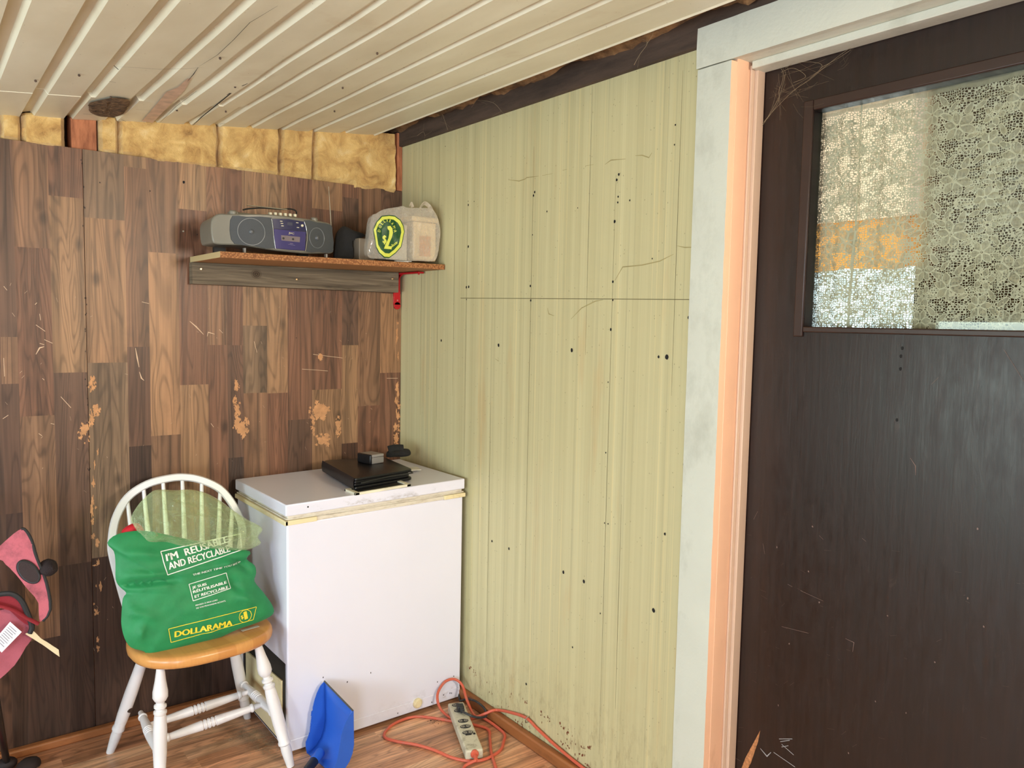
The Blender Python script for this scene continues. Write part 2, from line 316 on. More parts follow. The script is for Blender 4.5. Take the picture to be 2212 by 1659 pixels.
# measured outlines (metres, in each thing own plane)
D={'bag_out': [(-0.1278, 0.3637), (-0.0963, 0.3862), (-0.0233, 0.3854), (0.0585, 0.3572), (0.2071, 0.3014), (0.3002, 0.2697), (0.2876, 0.2461), (0.3126, 0.2205), (0.3162, 0.1942), (0.3086, 0.1678), (0.3351, 0.1265), (0.3623, 0.0782), (0.3621, 0.0482), (0.3147, 0.0326), (0.2413, 0.0233), (0.1907, 0.0118), (0.1701, 0.0103), (0.0668, 0.0057), (-0.0206, -0.0012), (-0.0451, 0.0201), (-0.0801, 0.0399), (-0.0963, 0.0705), (-0.1029, 0.1103), (-0.101, 0.1445), (-0.0948, 0.1895), (-0.0843, 0.2049), (-0.1, 0.2253), (-0.111, 0.2505), (-0.1089, 0.3005), (-0.1116, 0.3359)], 't_im': [(0.0308, 0.2828), (0.2328, 0.3101), (0.0307, 0.307)], 't_andr': [(0.0359, 0.2559), (0.2327, 0.2805), (0.0336, 0.2796)], 't_box1': [(0.0157, 0.3154), (0.2725, 0.3317), (0.273, 0.2804), (0.03, 0.2409)], 't_nt': [(0.1054, 0.2242), (0.2655, 0.237), (0.1052, 0.2336)], 't_js': [(0.1, 0.1845), (0.146, 0.1881), (0.0996, 0.1959)], 't_re': [(0.1018, 0.1703), (0.2102, 0.1816), (0.1007, 0.1827)], 't_et': [(0.1059, 0.1549), (0.2128, 0.1653), (0.104, 0.1675)], 't_box2': [(0.0912, 0.2007), (0.2113, 0.2148), (0.221, 0.1638), (0.1003, 0.1471)], 't_pe': [(0.1062, 0.1297), (0.1747, 0.1341), (0.1058, 0.1359)], 't_de': [(0.1076, 0.1206), (0.2008, 0.126), (0.1072, 0.1267)], 't_dol': [(0.0406, 0.0455), (0.2218, 0.0421), (0.038, 0.0659)], 't_box3': [(0.0235, 0.0758), (0.3007, 0.0872), (0.2898, 0.0464), (0.0302, 0.032)], 't_coin': [(0.2634, 0.0645), (0.2867, 0.0618)], 'film': [(-0.0575, 0.4299), (-0.0411, 0.4596), (-0.0173, 0.4847), (0.018, 0.5076), (0.0754, 0.5002), (0.1227, 0.4968), (0.1701, 0.4809), (0.2175, 0.4477), (0.249, 0.4182), (0.2975, 0.3775), (0.3473, 0.3402), (0.3318, 0.3121), (0.3389, 0.2894), (0.2986, 0.2763), (0.2515, 0.2775), (0.1657, 0.2975), (0.087, 0.3162), (0.0342, 0.3386), (-0.0144, 0.3462), (-0.0318, 0.3667), (-0.0516, 0.4053)], 'redbit': [(-0.0799, 0.3788), (-0.0661, 0.3948), (-0.0397, 0.4031), (-0.0216, 0.3925), (-0.0155, 0.3673), (-0.0531, 0.3648)], 'sb': [(-0.0865, 0.0365), (-0.0815, 0.0805), (-0.0698, 0.1625), (-0.0506, 0.1769), (-0.0188, 0.1957), (0.0388, 0.2104), (0.0644, 0.2169), (0.0903, 0.2131), (0.1851, 0.2212), (0.2065, 0.2119), (0.2245, 0.1841), (0.2349, 0.1453), (0.2354, 0.1122), (0.2227, 0.0349), (0.1994, 0.0136), (0.1377, 0.0114), (0.0775, 0.0076), (-0.0103, 0.0101), (-0.0759, 0.0091)], 'sblogo': [(0.001, 0.174), (0.0245, 0.1731), (0.0465, 0.1609), (0.0614, 0.1399), (0.0653, 0.1178), (0.0582, 0.0916), (0.0511, 0.059), (0.0293, 0.035), (0.0041, 0.0158), (-0.0175, 0.016), (-0.039, 0.0304), (-0.0533, 0.0514), (-0.0588, 0.0823), (-0.0643, 0.1163), (-0.0504, 0.1456), (-0.0293, 0.168)], 'arm': [(-0.0674, 0.7849), (-0.0485, 0.8295), (-0.0326, 0.8425), (0.0018, 0.8754), (0.0212, 0.887), (0.0313, 0.8821), (0.0453, 0.8511), (0.0577, 0.7944), (0.079, 0.7237), (0.0865, 0.643), (0.0589, 0.6095), (0.058, 0.666), (0.036, 0.7056), (0.0032, 0.7596), (-0.0196, 0.789), (-0.0337, 0.8039)], 'ring': [(0.0362, 0.7627), (0.0647, 0.7527), (0.0338, 0.8009), (0.0857, 0.7613)], 'lower': [(-0.1026, 0.7025), (-0.0377, 0.6539), (-0.0153, 0.6537), (0.0422, 0.5885), (0.0345, 0.5552), (0.0214, 0.5365), (-0.0084, 0.4862), (-0.0431, 0.4563), (-0.112, 0.3813)], 'tag1': [(-0.0104, 0.6272), (0.0171, 0.5934), (-0.033, 0.5407), (-0.0556, 0.5726)], 'tag2': [(0.0237, 0.5829), (0.0423, 0.5912), (0.0625, 0.5649), (0.106, 0.5236), (0.1079, 0.5024), (0.0621, 0.5483)], 'piping': [(-0.0419, 0.7057), (-0.0084, 0.7042), (0.0149, 0.6837), (0.0299, 0.645), (0.0403, 0.6025), (0.0352, 0.5826)], 'strap': [(-0.0536, 0.6829), (-0.0039, 0.6603), (0.0295, 0.6314), (0.0589, 0.6095)], 'red2': [(-0.0588, 0.697), (-0.0119, 0.6993), (0.0102, 0.6789), (0.0251, 0.6388), (0.0311, 0.6038), (0.0066, 0.6276), (-0.0262, 0.6659), (-0.0594, 0.6756)], 'pole': [(-0.0446, 0.4032), (-0.0433, 0.3272), (-0.0339, 0.2144)], 'pcols': [-1.5418, -1.4823, -1.434, -1.3339, -1.2318, -1.104, -1.0299, -0.927, -0.8249, -0.7532, -0.6936, -0.5996, -0.5157, -0.4124, -0.2809, -0.2066, -0.102, 0.0206], 'pbrk': {1: [1.42, 1.266], 2: [1.714, 1.156], 3: [1.89, 1.299], 4: [1.828, 1.331], 5: [2.015, 1.386], 6: [1.725, 1.061], 7: [1.888, 1.244], 8: [1.392], 9: [1.391], 10: [1.467, 1.204], 11: [1.2], 12: [1.088], 13: [1.942, 1.207], 14: [2.001, 1.39], 15: [1.129], 16: [1.613, 1.269]}, 'holes': [(-0.511, 1.958, 0.0022), (-0.512, 1.944, 0.0044), (-0.551, 1.953, 0.0022), (-0.915, 1.945, 0.0044), (-0.909, 1.934, 0.0044), (-0.983, 1.873, 0.0033), (-1.317, 1.95, 0.0044), (-1.309, 1.935, 0.0044), (-1.317, 1.884, 0.0033), (-1.316, 1.867, 0.0033), (-1.366, 1.868, 0.0033), (-1.305, 1.811, 0.0053), (-1.136, 1.869, 0.0022), (-0.908, 1.801, 0.0026), (-0.516, 1.786, 0.0053), (-0.507, 1.631, 0.0055), (-0.523, 1.632, 0.0055), (-0.902, 1.626, 0.0044), (-1.305, 1.629, 0.0044), (-0.509, 1.584, 0.0033), (-0.906, 1.576, 0.0044), (-1.307, 1.573, 0.0033), (-1.302, 1.483, 0.0048), (-1.605, 1.522, 0.0044), (-0.331, 1.42, 0.0057), (-0.723, 1.415, 0.0066), (-1.125, 1.412, 0.007), (-1.531, 1.409, 0.0079), (-1.5, 1.408, 0.0044), (-1.614, 1.424, 0.0048), (-1.463, 1.691, 0.0026), (-1.614, 1.79, 0.0029), (-1.533, 2.057, 0.0029), (-1.532, 2.003, 0.0026), (-0.344, 2.191, 0.0022), (-0.703, 0.677, 0.0048), (-0.809, 0.674, 0.0053), (-1.111, 0.667, 0.0062), (-1.212, 0.664, 0.0064), (-1.514, 0.661, 0.007), (-1.609, 1.111, 0.0057), (-1.61, 0.605, 0.0048), (-1.297, 1.32, 0.0026), (-1.296, 1.099, 0.0029), (-1.299, 0.876, 0.0026), (-1.315, 0.877, 0.0026), (-1.547, 0.898, 0.0044), (-1.292, 0.582, 0.0029), (-0.926, 0.207, 0.0048), (-1.166, 0.427, 0.0035)], 'grooves': [-0.5087, -0.9058, -1.3045, -1.5528], 'hline': [(0.0, -0.4668, 1.5897), (0.0, -1.6044, 1.5718)], 'marks': [[(-0.7634, 2.0066), (-0.8262, 1.9937), (-0.8592, 1.9962), (-0.87, 2.0001), (-0.934, 1.9962)], [(-0.9527, 1.9957), (-1.0057, 1.995)], [(-1.0578, 1.9986), (-1.079, 1.9988)], [(-1.1675, 1.9973), (-1.2034, 1.9958)], [(-1.2559, 1.9888), (-1.281, 1.998), (-1.343, 1.9923)], [(-1.3827, 1.9959), (-1.4101, 1.9928), (-1.4373, 1.982), (-1.4481, 1.9942)], [(-1.5551, 1.7216), (-1.5833, 1.7155), (-1.6209, 1.7142)], [(-1.1163, 1.5133), (-1.1666, 1.5494), (-1.2292, 1.5706), (-1.2641, 1.5745)], [(-0.9962, 1.5498), (-1.0041, 1.5301), (-1.0327, 1.5237)], [(-1.3129, 1.6322), (-1.3444, 1.6722), (-1.424, 1.6744), (-1.4918, 1.6825), (-1.5419, 1.6991)], [(-0.7036, 1.3636), (-0.7244, 1.356), (-0.7203, 1.3717)]], 'rot': [(-0.9236, 0.1423), (-1.0185, 0.1289), (-1.0576, 0.1265), (-1.1266, 0.1325), (-1.1574, 0.125), (-1.1286, 0.0784), (-1.1568, 0.0785), (-1.2291, 0.1117), (-1.2633, 0.1192), (-1.2304, 0.0778), (-1.2539, 0.0659), (-0.8843, 0.0538), (-0.9126, 0.0525), (-0.6071, 0.1201), (-0.5735, 0.1367)], 'ins': [-1.5367, -1.4631, -1.4048, -1.2751, -1.186, -1.1603, -1.1197, -1.018, -0.7798, -0.5437, -0.404, -0.0246], 'ltop': {'BL': (-1.1971, -0.5205, 0.425), 'FL': (-1.1388, -0.5808, 0.425), 'FR': (-0.8323, -0.5571, 0.425), 'BR': (-0.9071, -0.5362, 0.425)}, 'rb_out': [(-0.8956, 1.8029), (-0.8907, 1.8292), (-0.8789, 1.8422), (-0.8647, 1.8478), (-0.8315, 1.8492), (-0.7084, 1.8588), (-0.6312, 1.8588), (-0.5514, 1.8576), (-0.4966, 1.8551), (-0.4602, 1.8506), (-0.4532, 1.8266), (-0.4494, 1.7879), (-0.4488, 1.7463), (-0.4965, 1.7391), (-0.565, 1.7331), (-0.6316, 1.7336), (-0.6835, 1.735), (-0.7443, 1.7406), (-0.7936, 1.7455), (-0.8491, 1.7438), (-0.8798, 1.745), (-0.8914, 1.756)], 'rb_lgrille': [(-0.8279, 1.8424), (-0.7831, 1.8431), (-0.6983, 1.8475), (-0.6921, 1.8062), (-0.6873, 1.7422), (-0.7592, 1.7456), (-0.8227, 1.7493), (-0.8357, 1.7795), (-0.8366, 1.8105)], 'rb_rgrille': [(-0.5743, 1.8504), (-0.5241, 1.8487), (-0.463, 1.8465), (-0.4546, 1.8213), (-0.4516, 1.7487), (-0.5131, 1.7431), (-0.5704, 1.7404), (-0.565, 1.7917)], 'rb_panelT': [(-0.6958, 1.844), (-0.6365, 1.8484), (-0.5756, 1.8452), (-0.5676, 1.8118), (-0.6314, 1.8101), (-0.6908, 1.8112)], 'rb_door': [(-0.6908, 1.81), (-0.6314, 1.8094), (-0.569, 1.8104), (-0.5731, 1.7428), (-0.6316, 1.7412), (-0.6861, 1.7423)], 'rb_win': [(-0.6653, 1.7898), (-0.5931, 1.7894), (-0.5945, 1.7704), (-0.664, 1.7713)], 'rb_pts': [(-0.7675, 1.7936), (-0.8151, 1.7896), (-0.5228, 1.7925), (-0.5623, 1.7893), (-0.6267, 1.8005), (-0.5842, 1.8306), (-0.6313, 1.8314), (-0.6482, 1.8361), (-0.6195, 1.8224), (-0.6263, 1.7617), (-0.9176, 1.8044), (-0.6638, 1.8384), (-0.6612, 1.8307), (-0.6594, 1.8226), (-0.6036, 1.8389), (-0.601, 1.8223), (-0.7695, 1.8589), (-0.8206, 1.8586), (-0.5269, 1.8625), (-0.7852, 1.7316), (-0.484, 1.7309), (-0.4545, 1.8161), (-0.459, 1.9322), (-0.6868, 1.8653), (-0.5969, 1.8671)], 'rb_ant': [(-0.4517, 1.8151), (-0.4561, 1.8912), (-0.4598, 1.9373), (-0.4627, 1.9884)], 'rb_handle': [(-0.773, 1.8839), (-0.6285, 1.884), (-0.7901, 1.8821), (-0.7829, 1.8696)], 'rb_cord': [(-0.7829, 1.8672), (-0.7583, 1.8745), (-0.7083, 1.8821), (-0.6442, 1.8849), (-0.6101, 1.8897), (-0.5863, 1.8871), (-0.5796, 1.8764), (-0.5863, 1.8644)], 'rb_bow': [(-0.6983, 1.8438), (-0.6934, 1.811), (-0.691, 1.7815), (-0.6848, 1.7411)], 'rb_bow2': [(-0.5756, 1.8452), (-0.5663, 1.8169), (-0.565, 1.779), (-0.5718, 1.7403)], 'scr': [[(-0.8904, 1.4805), (-0.8676, 1.4603), (-0.8414, 1.4317)], [(-0.8281, 1.4249), (-0.8246, 1.4401), (-0.801, 1.4334)], [(-1.0773, 1.3825), (-1.0719, 1.3463), (-1.0664, 1.3132)], [(-1.0654, 1.2966), (-1.0591, 1.2733), (-1.0506, 1.2651)], [(-1.4675, 1.5844), (-1.4587, 1.5717)], [(-1.3806, 1.4604), (-1.3546, 1.4392)], [(-1.3715, 1.3992), (-1.3583, 1.3943)], [(-1.383, 1.3624), (-1.3719, 1.3839), (-1.3585, 1.3881)], [(-1.3138, 1.2177), (-1.2843, 1.1784)], [(-1.0533, 1.5467), (-1.029, 1.5409)], [(-0.7838, 1.4509), (-0.7702, 1.4371)], [(-1.4737, 1.3513), (-1.4728, 1.291)], [(-1.3691, 1.4973), (-1.367, 1.4759)], [(-1.3579, 1.4115), (-1.3341, 1.3992)], [(-1.4816, 1.1521), (-1.466, 1.1633)], [(-0.8181, 1.0947), (-0.8081, 1.0799)], [(-0.0695, 1.2453), (-0.0149, 1.2438)], [(-0.4085, 1.3531), (-0.2782, 1.3364)], [(-0.3845, 1.3566), (-0.3685, 1.3299)], [(-0.4558, 1.2937), (-0.3441, 1.2837)], [(-1.3761, 1.5337), (-1.3816, 1.5274)], [(-1.3458, 1.1283), (-1.3351, 1.1244)], [(-1.3815, 1.0962), (-1.3721, 1.0881)], [(-1.3664, 1.282), (-1.3612, 1.2756)], [(-0.6507, 1.4056), (-0.6401, 1.3625)]], 'peel': [(-0.7033, 1.0766, 0.032, 0.048), (-0.7171, 1.1349, 0.0144, 0.048), (-0.7273, 1.1784, 0.008, 0.02), (-0.3765, 1.1165, 0.048, 0.048), (-0.4087, 1.0572, 0.012, 0.064), (-0.2984, 1.0499, 0.0176, 0.048), (-0.3765, 1.3414, 0.0112, 0.016), (-1.2082, 1.168, 0.016, 0.024), (-1.247, 1.0866, 0.0176, 0.048), (-1.2178, 1.2585, 0.0128, 0.032), (-0.7198, 1.2352, 0.0112, 0.024), (-0.0088, 1.0802, 0.0112, 0.128), (-0.0218, 0.9825, 0.0144, 0.048), (-0.3684, 0.9928, 0.04, 0.032)], 'cordA': [(-0.3033, -0.9915, 0.008), (-0.2812, -0.9507, 0.008), (-0.2545, -0.9251, 0.008)], 'loop': [(-0.0992, -0.781, 0.008), (-0.1361, -0.7263, 0.008), (-0.1719, -0.6553, 0.008), (-0.2139, -0.5916, 0.008), (-0.2654, -0.5593, 0.008), (-0.3382, -0.5663, 0.008), (-0.39, -0.5982, 0.008), (-0.4083, -0.6321, 0.008), (-0.3895, -0.6761, 0.008), (-0.3419, -0.7402, 0.008), (-0.3079, -0.8087, 0.008), (-0.2859, -0.8782, 0.008), (-0.2471, -0.9339, 0.008), (-0.194, -0.9544, 0.008), (-0.1239, -0.94, 0.008), (-0.0769, -0.8988, 0.008), (-0.0373, -0.829, 0.008), (-0.0219, -0.7617, 0.008), (-0.0295, -0.7094, 0.008)], 'loop2': [(-0.2261, -1.0468, 0.008), (-0.1882, -1.0002, 0.008), (-0.1397, -0.9287, 0.008), (-0.1183, -0.877, 0.008), (-0.1167, -0.832, 0.008), (-0.1279, -0.8044, 0.008)], 'strip': [(-0.1256, -0.6083, 0.04), (-0.0677, -0.6268, 0.04), (-0.196, -0.929, 0.04), (-0.2644, -0.9444, 0.04)], 'outl': [(-0.1041, -0.6391, 0.042), (-0.1204, -0.6799, 0.042), (-0.1558, -0.7505, 0.042), (-0.1685, -0.7898, 0.042), (-0.1859, -0.8289, 0.042)], 'wcord': [(-0.012, -0.7298, 0.0205), (-0.012, -0.7735, 0.0443), (-0.012, -0.8443, 0.0705), (-0.012, -0.9395, 0.0899), (-0.012, -1.0052, 0.0774), (-0.012, -1.1056, 0.0607), (-0.012, -1.2233, 0.0384), (-0.012, -1.312, 0.0191)], 'clip': (-0.01, -0.9451, 0.0848), 'plug': (-0.2201, -0.54, 0.0412), 'marksF': [(-0.1297, 0.099), (-0.1177, 0.0704), (-0.1012, 0.0397), (-0.0719, 0.0385), (-0.0643, 0.0364), (-0.1549, 0.0254), (-0.6023, 0.2441), (-0.5104, 0.203), (-0.4175, 0.212), (-0.054, 0.1019), (-0.305, 0.0261)], 'dp': {'A': (-0.6078, -0.575, 0.2397), 'B': (-0.5815, -0.76, 0.2031), 'hg': [(-0.6742, -0.6607, 0.02), (-0.7584, -0.6771, 0.02)]}, 'hole': [(-1.2471, -0.2273, 2.1503), (-1.2521, -0.2778, 2.1498), (-1.23, -0.3281, 2.1522), (-1.1995, -0.3724, 2.1555), (-1.1537, -0.3474, 2.1604), (-1.14, -0.2468, 2.1619), (-1.1336, -0.1358, 2.1626), (-1.1532, -0.0898, 2.1605), (-1.1915, -0.0871, 2.1563), (-1.2283, -0.1423, 2.1523)], 'gap_shadow_paths': [([(-0.8746, -0.0121), (-0.8876, -0.1713), (-0.8973, -0.3686), (-0.9059, -0.5436), (-0.9032, -0.6204)], 0.0022), ([(-0.9092, -0.5097), (-0.9094, -0.6057), (-0.8994, -0.6704)], 0.003), ([(-1.2637, -0.7236), (-1.2093, -0.7314), (-1.1588, -0.7371), (-1.1012, -0.766), (-1.0619, -0.7976)], 0.0006), ([(-1.2695, -0.731), (-1.2514, -0.6939)], 0.003), ([(-1.0752, -0.8022), (-1.0646, -0.9271), (-1.0693, -1.0682), (-1.0778, -1.2067), (-1.0628, -1.3371)], 0.0007), ([(-1.0603, -0.6364), (-1.0661, -0.7173), (-1.0748, -0.7922)], 0.0012), ([(-1.1084, -0.2218), (-1.065, -0.2218)], 0.0012), ([(-1.2418, -0.1015), (-1.215, -0.1028)], 0.003), ([(-1.1181, -0.0473), (-1.0982, -0.0205)], 0.003), ([(-0.7933, -0.0642), (-0.7818, -0.0856)], 0.003), ([(-0.9912, -0.0374), (-1.0061, -0.3013), (-1.0055, -0.5316)], 0.0008), ([(-1.2495, -0.5617), (-1.2312, -0.5521)], 0.0018)], 'strip_c': [(-1.0511, -0.0354), (-1.012, -0.0222), (-1.0297, -0.3501), (-1.0381, -0.5193), (-1.0598, -0.6761), (-1.0684, -0.6615), (-1.0653, -0.5581), (-1.0808, -0.4906), (-1.0684, -0.3153)], 'webdoor': [[(0.09, -1.7527, 2.0343), (0.09, -1.7827, 2.0604), (0.09, -1.8409, 2.1003), (0.09, -1.8862, 2.1181), (0.09, -1.9348, 2.144), (0.09, -1.9919, 2.1685), (0.09, -2.0423, 2.1742)], [(0.09, -1.792, 2.1759), (0.09, -1.8083, 2.1539), (0.09, -1.8066, 2.1284), (0.09, -1.7985, 2.1094), (0.09, -1.7971, 2.0784), (0.09, -1.7588, 2.0385)], [(0.09, -1.8022, 2.1553), (0.09, -1.8379, 2.1572), (0.09, -1.8742, 2.1284), (0.09, -1.8398, 2.121)], [(0.09, -1.8072, 2.1748), (0.09, -1.8839, 2.1613), (0.09, -1.9184, 2.143), (0.09, -1.8861, 2.1207)], [(0.09, -1.9922, 2.1636), (0.09, -1.9613, 2.1521), (0.09, -1.9131, 2.1393)], [(0.09, -1.8138, 2.1629), (0.09, -1.843, 2.1712)], [(0.09, -1.753, 2.0289), (0.09, -1.7993, 2.0936), (0.09, -1.8146, 2.1472)]], 'webbeam': [[(-0.04, -0.6147, 2.3083), (-0.04, -0.7151, 2.2777), (-0.04, -0.7668, 2.238)], [(-0.04, -1.4272, 2.3095), (-0.04, -1.4533, 2.2897), (-0.04, -1.4255, 2.2657), (-0.04, -1.4045, 2.2421)], [(-0.04, -0.3775, 2.3073), (-0.04, -0.4056, 2.2626), (-0.04, -0.4197, 2.2351)], [(-0.04, -0.1924, 2.253), (-0.04, -0.2368, 2.2602), (-0.04, -0.2518, 2.2427)], [(-0.04, -1.4533, 2.2897), (-0.04, -1.4736, 2.3099), (-0.04, -1.4658, 2.3273)]], 'ddef': {'hole': [(0.1, -2.1502, 1.4576), (0.1, -2.1482, 1.439), (0.1, -2.1487, 1.4099), (0.1, -2.1475, 1.2909)], 'scr': [[(-1.8858, 0.8259), (-1.9002, 0.8228)], [(-1.9238, 0.8196), (-1.9883, 0.8112)], [(-2.0521, 0.7352), (-2.0745, 0.7327), (-2.0724, 0.7082)], [(-1.8744, 0.7076), (-1.9524, 0.7154)], [(-1.7325, 0.2839), (-1.7643, 0.2831)], [(-1.7731, 0.9753), (-1.7847, 1.0)], [(-1.8059, 0.916), (-1.8132, 0.8883)], [(-1.9683, 0.9757), (-1.9797, 0.968)], [(-2.1832, 1.207), (-2.1963, 1.1904), (-2.1976, 1.1689)], [(-2.3621, 1.4628), (-2.4034, 1.3985)], [(-2.2206, 1.3793), (-2.2341, 1.3953)], [(-2.0802, 0.995), (-2.0905, 0.9895)]], 'gash': [(-1.7697, 0.2645), (-1.7813, 0.3005), (-1.8241, 0.3986), (-1.819, 0.3643), (-1.7992, 0.2935), (-1.7914, 0.275)], 'white': [[(-1.8267, 0.3486), (-1.8485, 0.3359), (-1.8602, 0.3527)], [(-1.8868, 0.3949), (-1.9142, 0.411)], [(-1.8912, 0.3895), (-1.9279, 0.3768)], [(-1.8683, 0.3565), (-1.9335, 0.3463)], [(-1.8825, 0.4004), (-1.9218, 0.4181)], [(-1.8916, 0.3822), (-1.9111, 0.3948)]], 'chip': [(-1.8489, 0.9162), (-1.9487, 0.9942), (-2.335, 1.0752), (-2.3245, 0.9182), (-1.899, 0.6685), (-1.8753, 0.4904), (-2.265, 0.7529), (-2.36, 0.8668), (-2.1524, 0.8248), (-1.9776, 0.8045), (-1.9438, 0.8754), (-1.7476, 0.9661), (-2.0764, 0.451), (-2.209, 0.6101), (-2.1355, 0.6079)]}, 'tops': None}
# ---------------------------------------------------------------- materials
def plank_mat(name, ax, rough=.45, dirt=.5, gain=1.0):
    """laminate planks: colour attribute 'pc' per plank (alpha = random), grain running along the plank"""
    t = NT(name); a = t.n('ShaderNodeAttribute', attribute_name='pc'); al = a.outputs['Alpha']
    off = t.n('ShaderNodeCombineXYZ'); t.put(off.inputs[0], t.math('MULTIPLY', al, 31.0)); t.put(off.inputs[1], t.math('MULTIPLY', al, 17.0)); t.put(off.inputs[2], t.math('MULTIPLY', al, 53.0))
    v = t.n('ShaderNodeVectorMath', operation='ADD'); t.l(t.pos(), v.inputs[0]); t.l(off.outputs[0], v.inputs[1]); p = v.outputs[0]
    def sc(across, along): return t.scale(p, (across, 1, along) if ax == 'z' else (along, across, 1))
    big = t.noise(sc(9, .9), 1.0, 2, .5, .6)
    rings = t.math('SINE', t.math('MULTIPLY', big, 120.0))
    rings = t.math('MULTIPLY_ADD', rings, .5, .5)
    fine = t.noise(sc(260, 5), 1.0, 3, .6)
    band = t.noise(sc(34, .7), 1.0, 4, .65)
    g = t.math('MULTIPLY_ADD', t.ramp(rings, [(.0, 0), (.3, .75), (1, 1)]), .34, .66)
    g = t.math('MULTIPLY', g, t.math('MULTIPLY_ADD', fine, .5, .75))
    g = t.math('MULTIPLY', g, t.math('MULTIPLY_ADD', t.ramp(band, [(.34, 0), (.64, 1)]), .72, .55))
    knot = t.voro(sc(9, 5.0), 1.0)
    kn = t.ramp(knot, [(.05, 0), (.17, 1)])
    g = t.math('MULTIPLY', g, t.math('MULTIPLY_ADD', kn, .55, .45))
    hue = t.mix(t.noise(sc(4, .6), 1.0, 2), (1.12, .93, .84), (.93, 1.03, 1.02))
    c = t.mix(1.0, a.outputs['Color'], hue, 'MULTIPLY')
    cc = t.n('ShaderNodeCombineColor'); gg = t.math('MULTIPLY', g, gain)
    for i in range(3): t.put(cc.inputs[i], gg)
    c = t.mix(1.0, c, cc.outputs[0], 'MULTIPLY')
    dn = t.ramp(t.noise(t.scale(t.pos(), (3, 3, 2)), 2.2, 5, .7), [(.52, 0), (.72, 1)])
    c = t.mix(t.math('MULTIPLY', dn, dirt*.5), c, (.035, .026, .02))
    b = t.bump(t.math('ADD', rings, fine), .12, .001)
    return t.done(t.bsdf(c, rough, 0, b, .4))
M_wallwood = plank_mat('wood_print_panelling', 'z', .42, .5, .92)
M_floor = plank_mat('floor_laminate', 'x', .35, .55, 1.05)

def green_mat():
    t = NT('streaked_green_panelling'); P = t.pos()
    a = t.noise(t.scale(P, (1, 26, .10)), 1.0, 3, .6)
    b = t.noise(t.scale(P, (1, 130, .5)), 1.0, 4, .65)
    d = t.noise(t.scale(P, (1, 60, .25), (0, 5, 3)), 1.0, 2)
    c = t.mix(t.ramp(a, [(.3, 0), (.7, 1)]), hx(186, 176, 133), hx(204, 195, 152))
    c = t.mix(t.ramp(d, [(.60, 0), (.66, .5), (.70, 0)]), c, hx(222, 204, 150))
    c = t.mix(t.math('MULTIPLY', t.ramp(b, [(.30, 1), (.46, 0)]), .38), c, hx(130, 124, 98))
    c = t.mix(t.ramp(t.noise(t.scale(P, (1, 9, 1.2), (0, 2, 7)), 1.0, 4, .6), [(.60, 0), (.74, .45)]), c, hx(190, 156, 106))
    # grime low down the sheet
    sx = t.n('ShaderNodeSeparateXYZ'); t.l(P, sx.inputs[0])
    low = t.math('MULTIPLY', t.ramp(sx.outputs[2], [(.05, 1), (.38, 0)]), t.ramp(t.noise(t.scale(P, (1, 40, 14)), 1.0, 5, .7), [(.5, 0), (.68, 1)]))
    c = t.mix(t.math('MULTIPLY', low, .5), c, hx(120, 96, 66))
    spk = t.voro(t.scale(P, (1, 1, .6)), 55)
    c = t.mix(t.ramp(spk, [(.05, .55), (.09, 0)]), c, hx(96, 88, 66))
    return t.done(t.bsdf(c, .42, 0, t.bump(t.math('ADD', a, b), .15, .001), .45))
M_green = green_mat()

def ceil_mat():
    t = NT('cream_painted_sheet_metal'); P = t.pos()
    c = t.mix(t.ramp(t.noise(t.scale(P, (3, 1.2, 1)), 1.6, 4), [(.35, 0), (.68, 1)]), hx(212, 204, 180), hx(230, 225, 204))
    c = t.mix(t.ramp(t.noise(t.scale(P, (1, 1, 1), (4, 4, 4)), 3.2, 5, .65), [(.6, 0), (.8, .4)]), c, hx(168, 134, 92))
    c = t.mix(t.ramp(t.voro(P, 34), [(.03, .7), (.06, 0)]), c, hx(110, 86, 60))
    b = t.bump(t.noise(t.scale(P, (30, 120, 30)), 1.0, 3), .22, .001)
    return t.done(t.bsdf(c, .38, 0, b, .5))
M_ceil = ceil_mat()

def batt_mat():
    t = NT('glass_wool'); P = t.pos()
    n = t.noise(P, 11, 6, .65, .8)
    c = t.ramp(n, [(.28, hx(136, 100, 60)), (.42, hx(190, 150, 92)), (.58, hx(216, 180, 116)), (.75, hx(232, 210, 160))])
    b = t.bump(t.noise(P, 60, 5, .7, 1.5), .7, .006)
    return t.done(t.bsdf(c, .95, 0, b, .1, sheen=.3))
M_batt = batt_mat()

def stained(name, base, spots, rough=.5, sc=(3, 3, 3), lo=.55, hi=.75, amt=.8, bump=.1, bs=40, spec=.5, fine=.06):
    t = NT(name); P = t.pos()
    c = t.mix(t.noise(P, 9, 3), tuple(x*(1-fine) for x in base), tuple(min(1, x*(1+fine)) for x in base))
    c = t.mix(t.math('MULTIPLY', t.ramp(t.noise(t.scale(P, sc), 2.5, 6, .7), [(lo, 0), (hi, 1)]), amt), c, spots)
    return t.done(t.bsdf(c, rough, 0, t.bump(t.noise(P, bs, 3), bump, .002), spec))
M_casing = stained('chalky_white_trim_paint', hx(205, 206, 192), hx(140, 140, 122), .55, (2, 2, 1.2), .5, .8, .55, .3, 90)
M_salmon = stained('salmon_jamb_paint', hx(226, 180, 148), hx(160, 104, 74), .5, (3, 3, 1), .58, .8, .6, .2, 60)
M_rose = stained('cream_pink_stop_paint', hx(214, 184, 160), hx(150, 110, 90), .45, (3, 3, 1), .6, .8, .5)
M_beam = stained('dark_old_timber', hx(84, 66, 54), hx(40, 30, 24), .8, (2, 1, 8), .4, .7, .8, .6, 50)
M_rough = stained('raw_reddish_timber', hx(182, 116, 80), hx(104, 56, 34), .85, (10, 3, 1.5), .45, .65, .8, .8, 70)
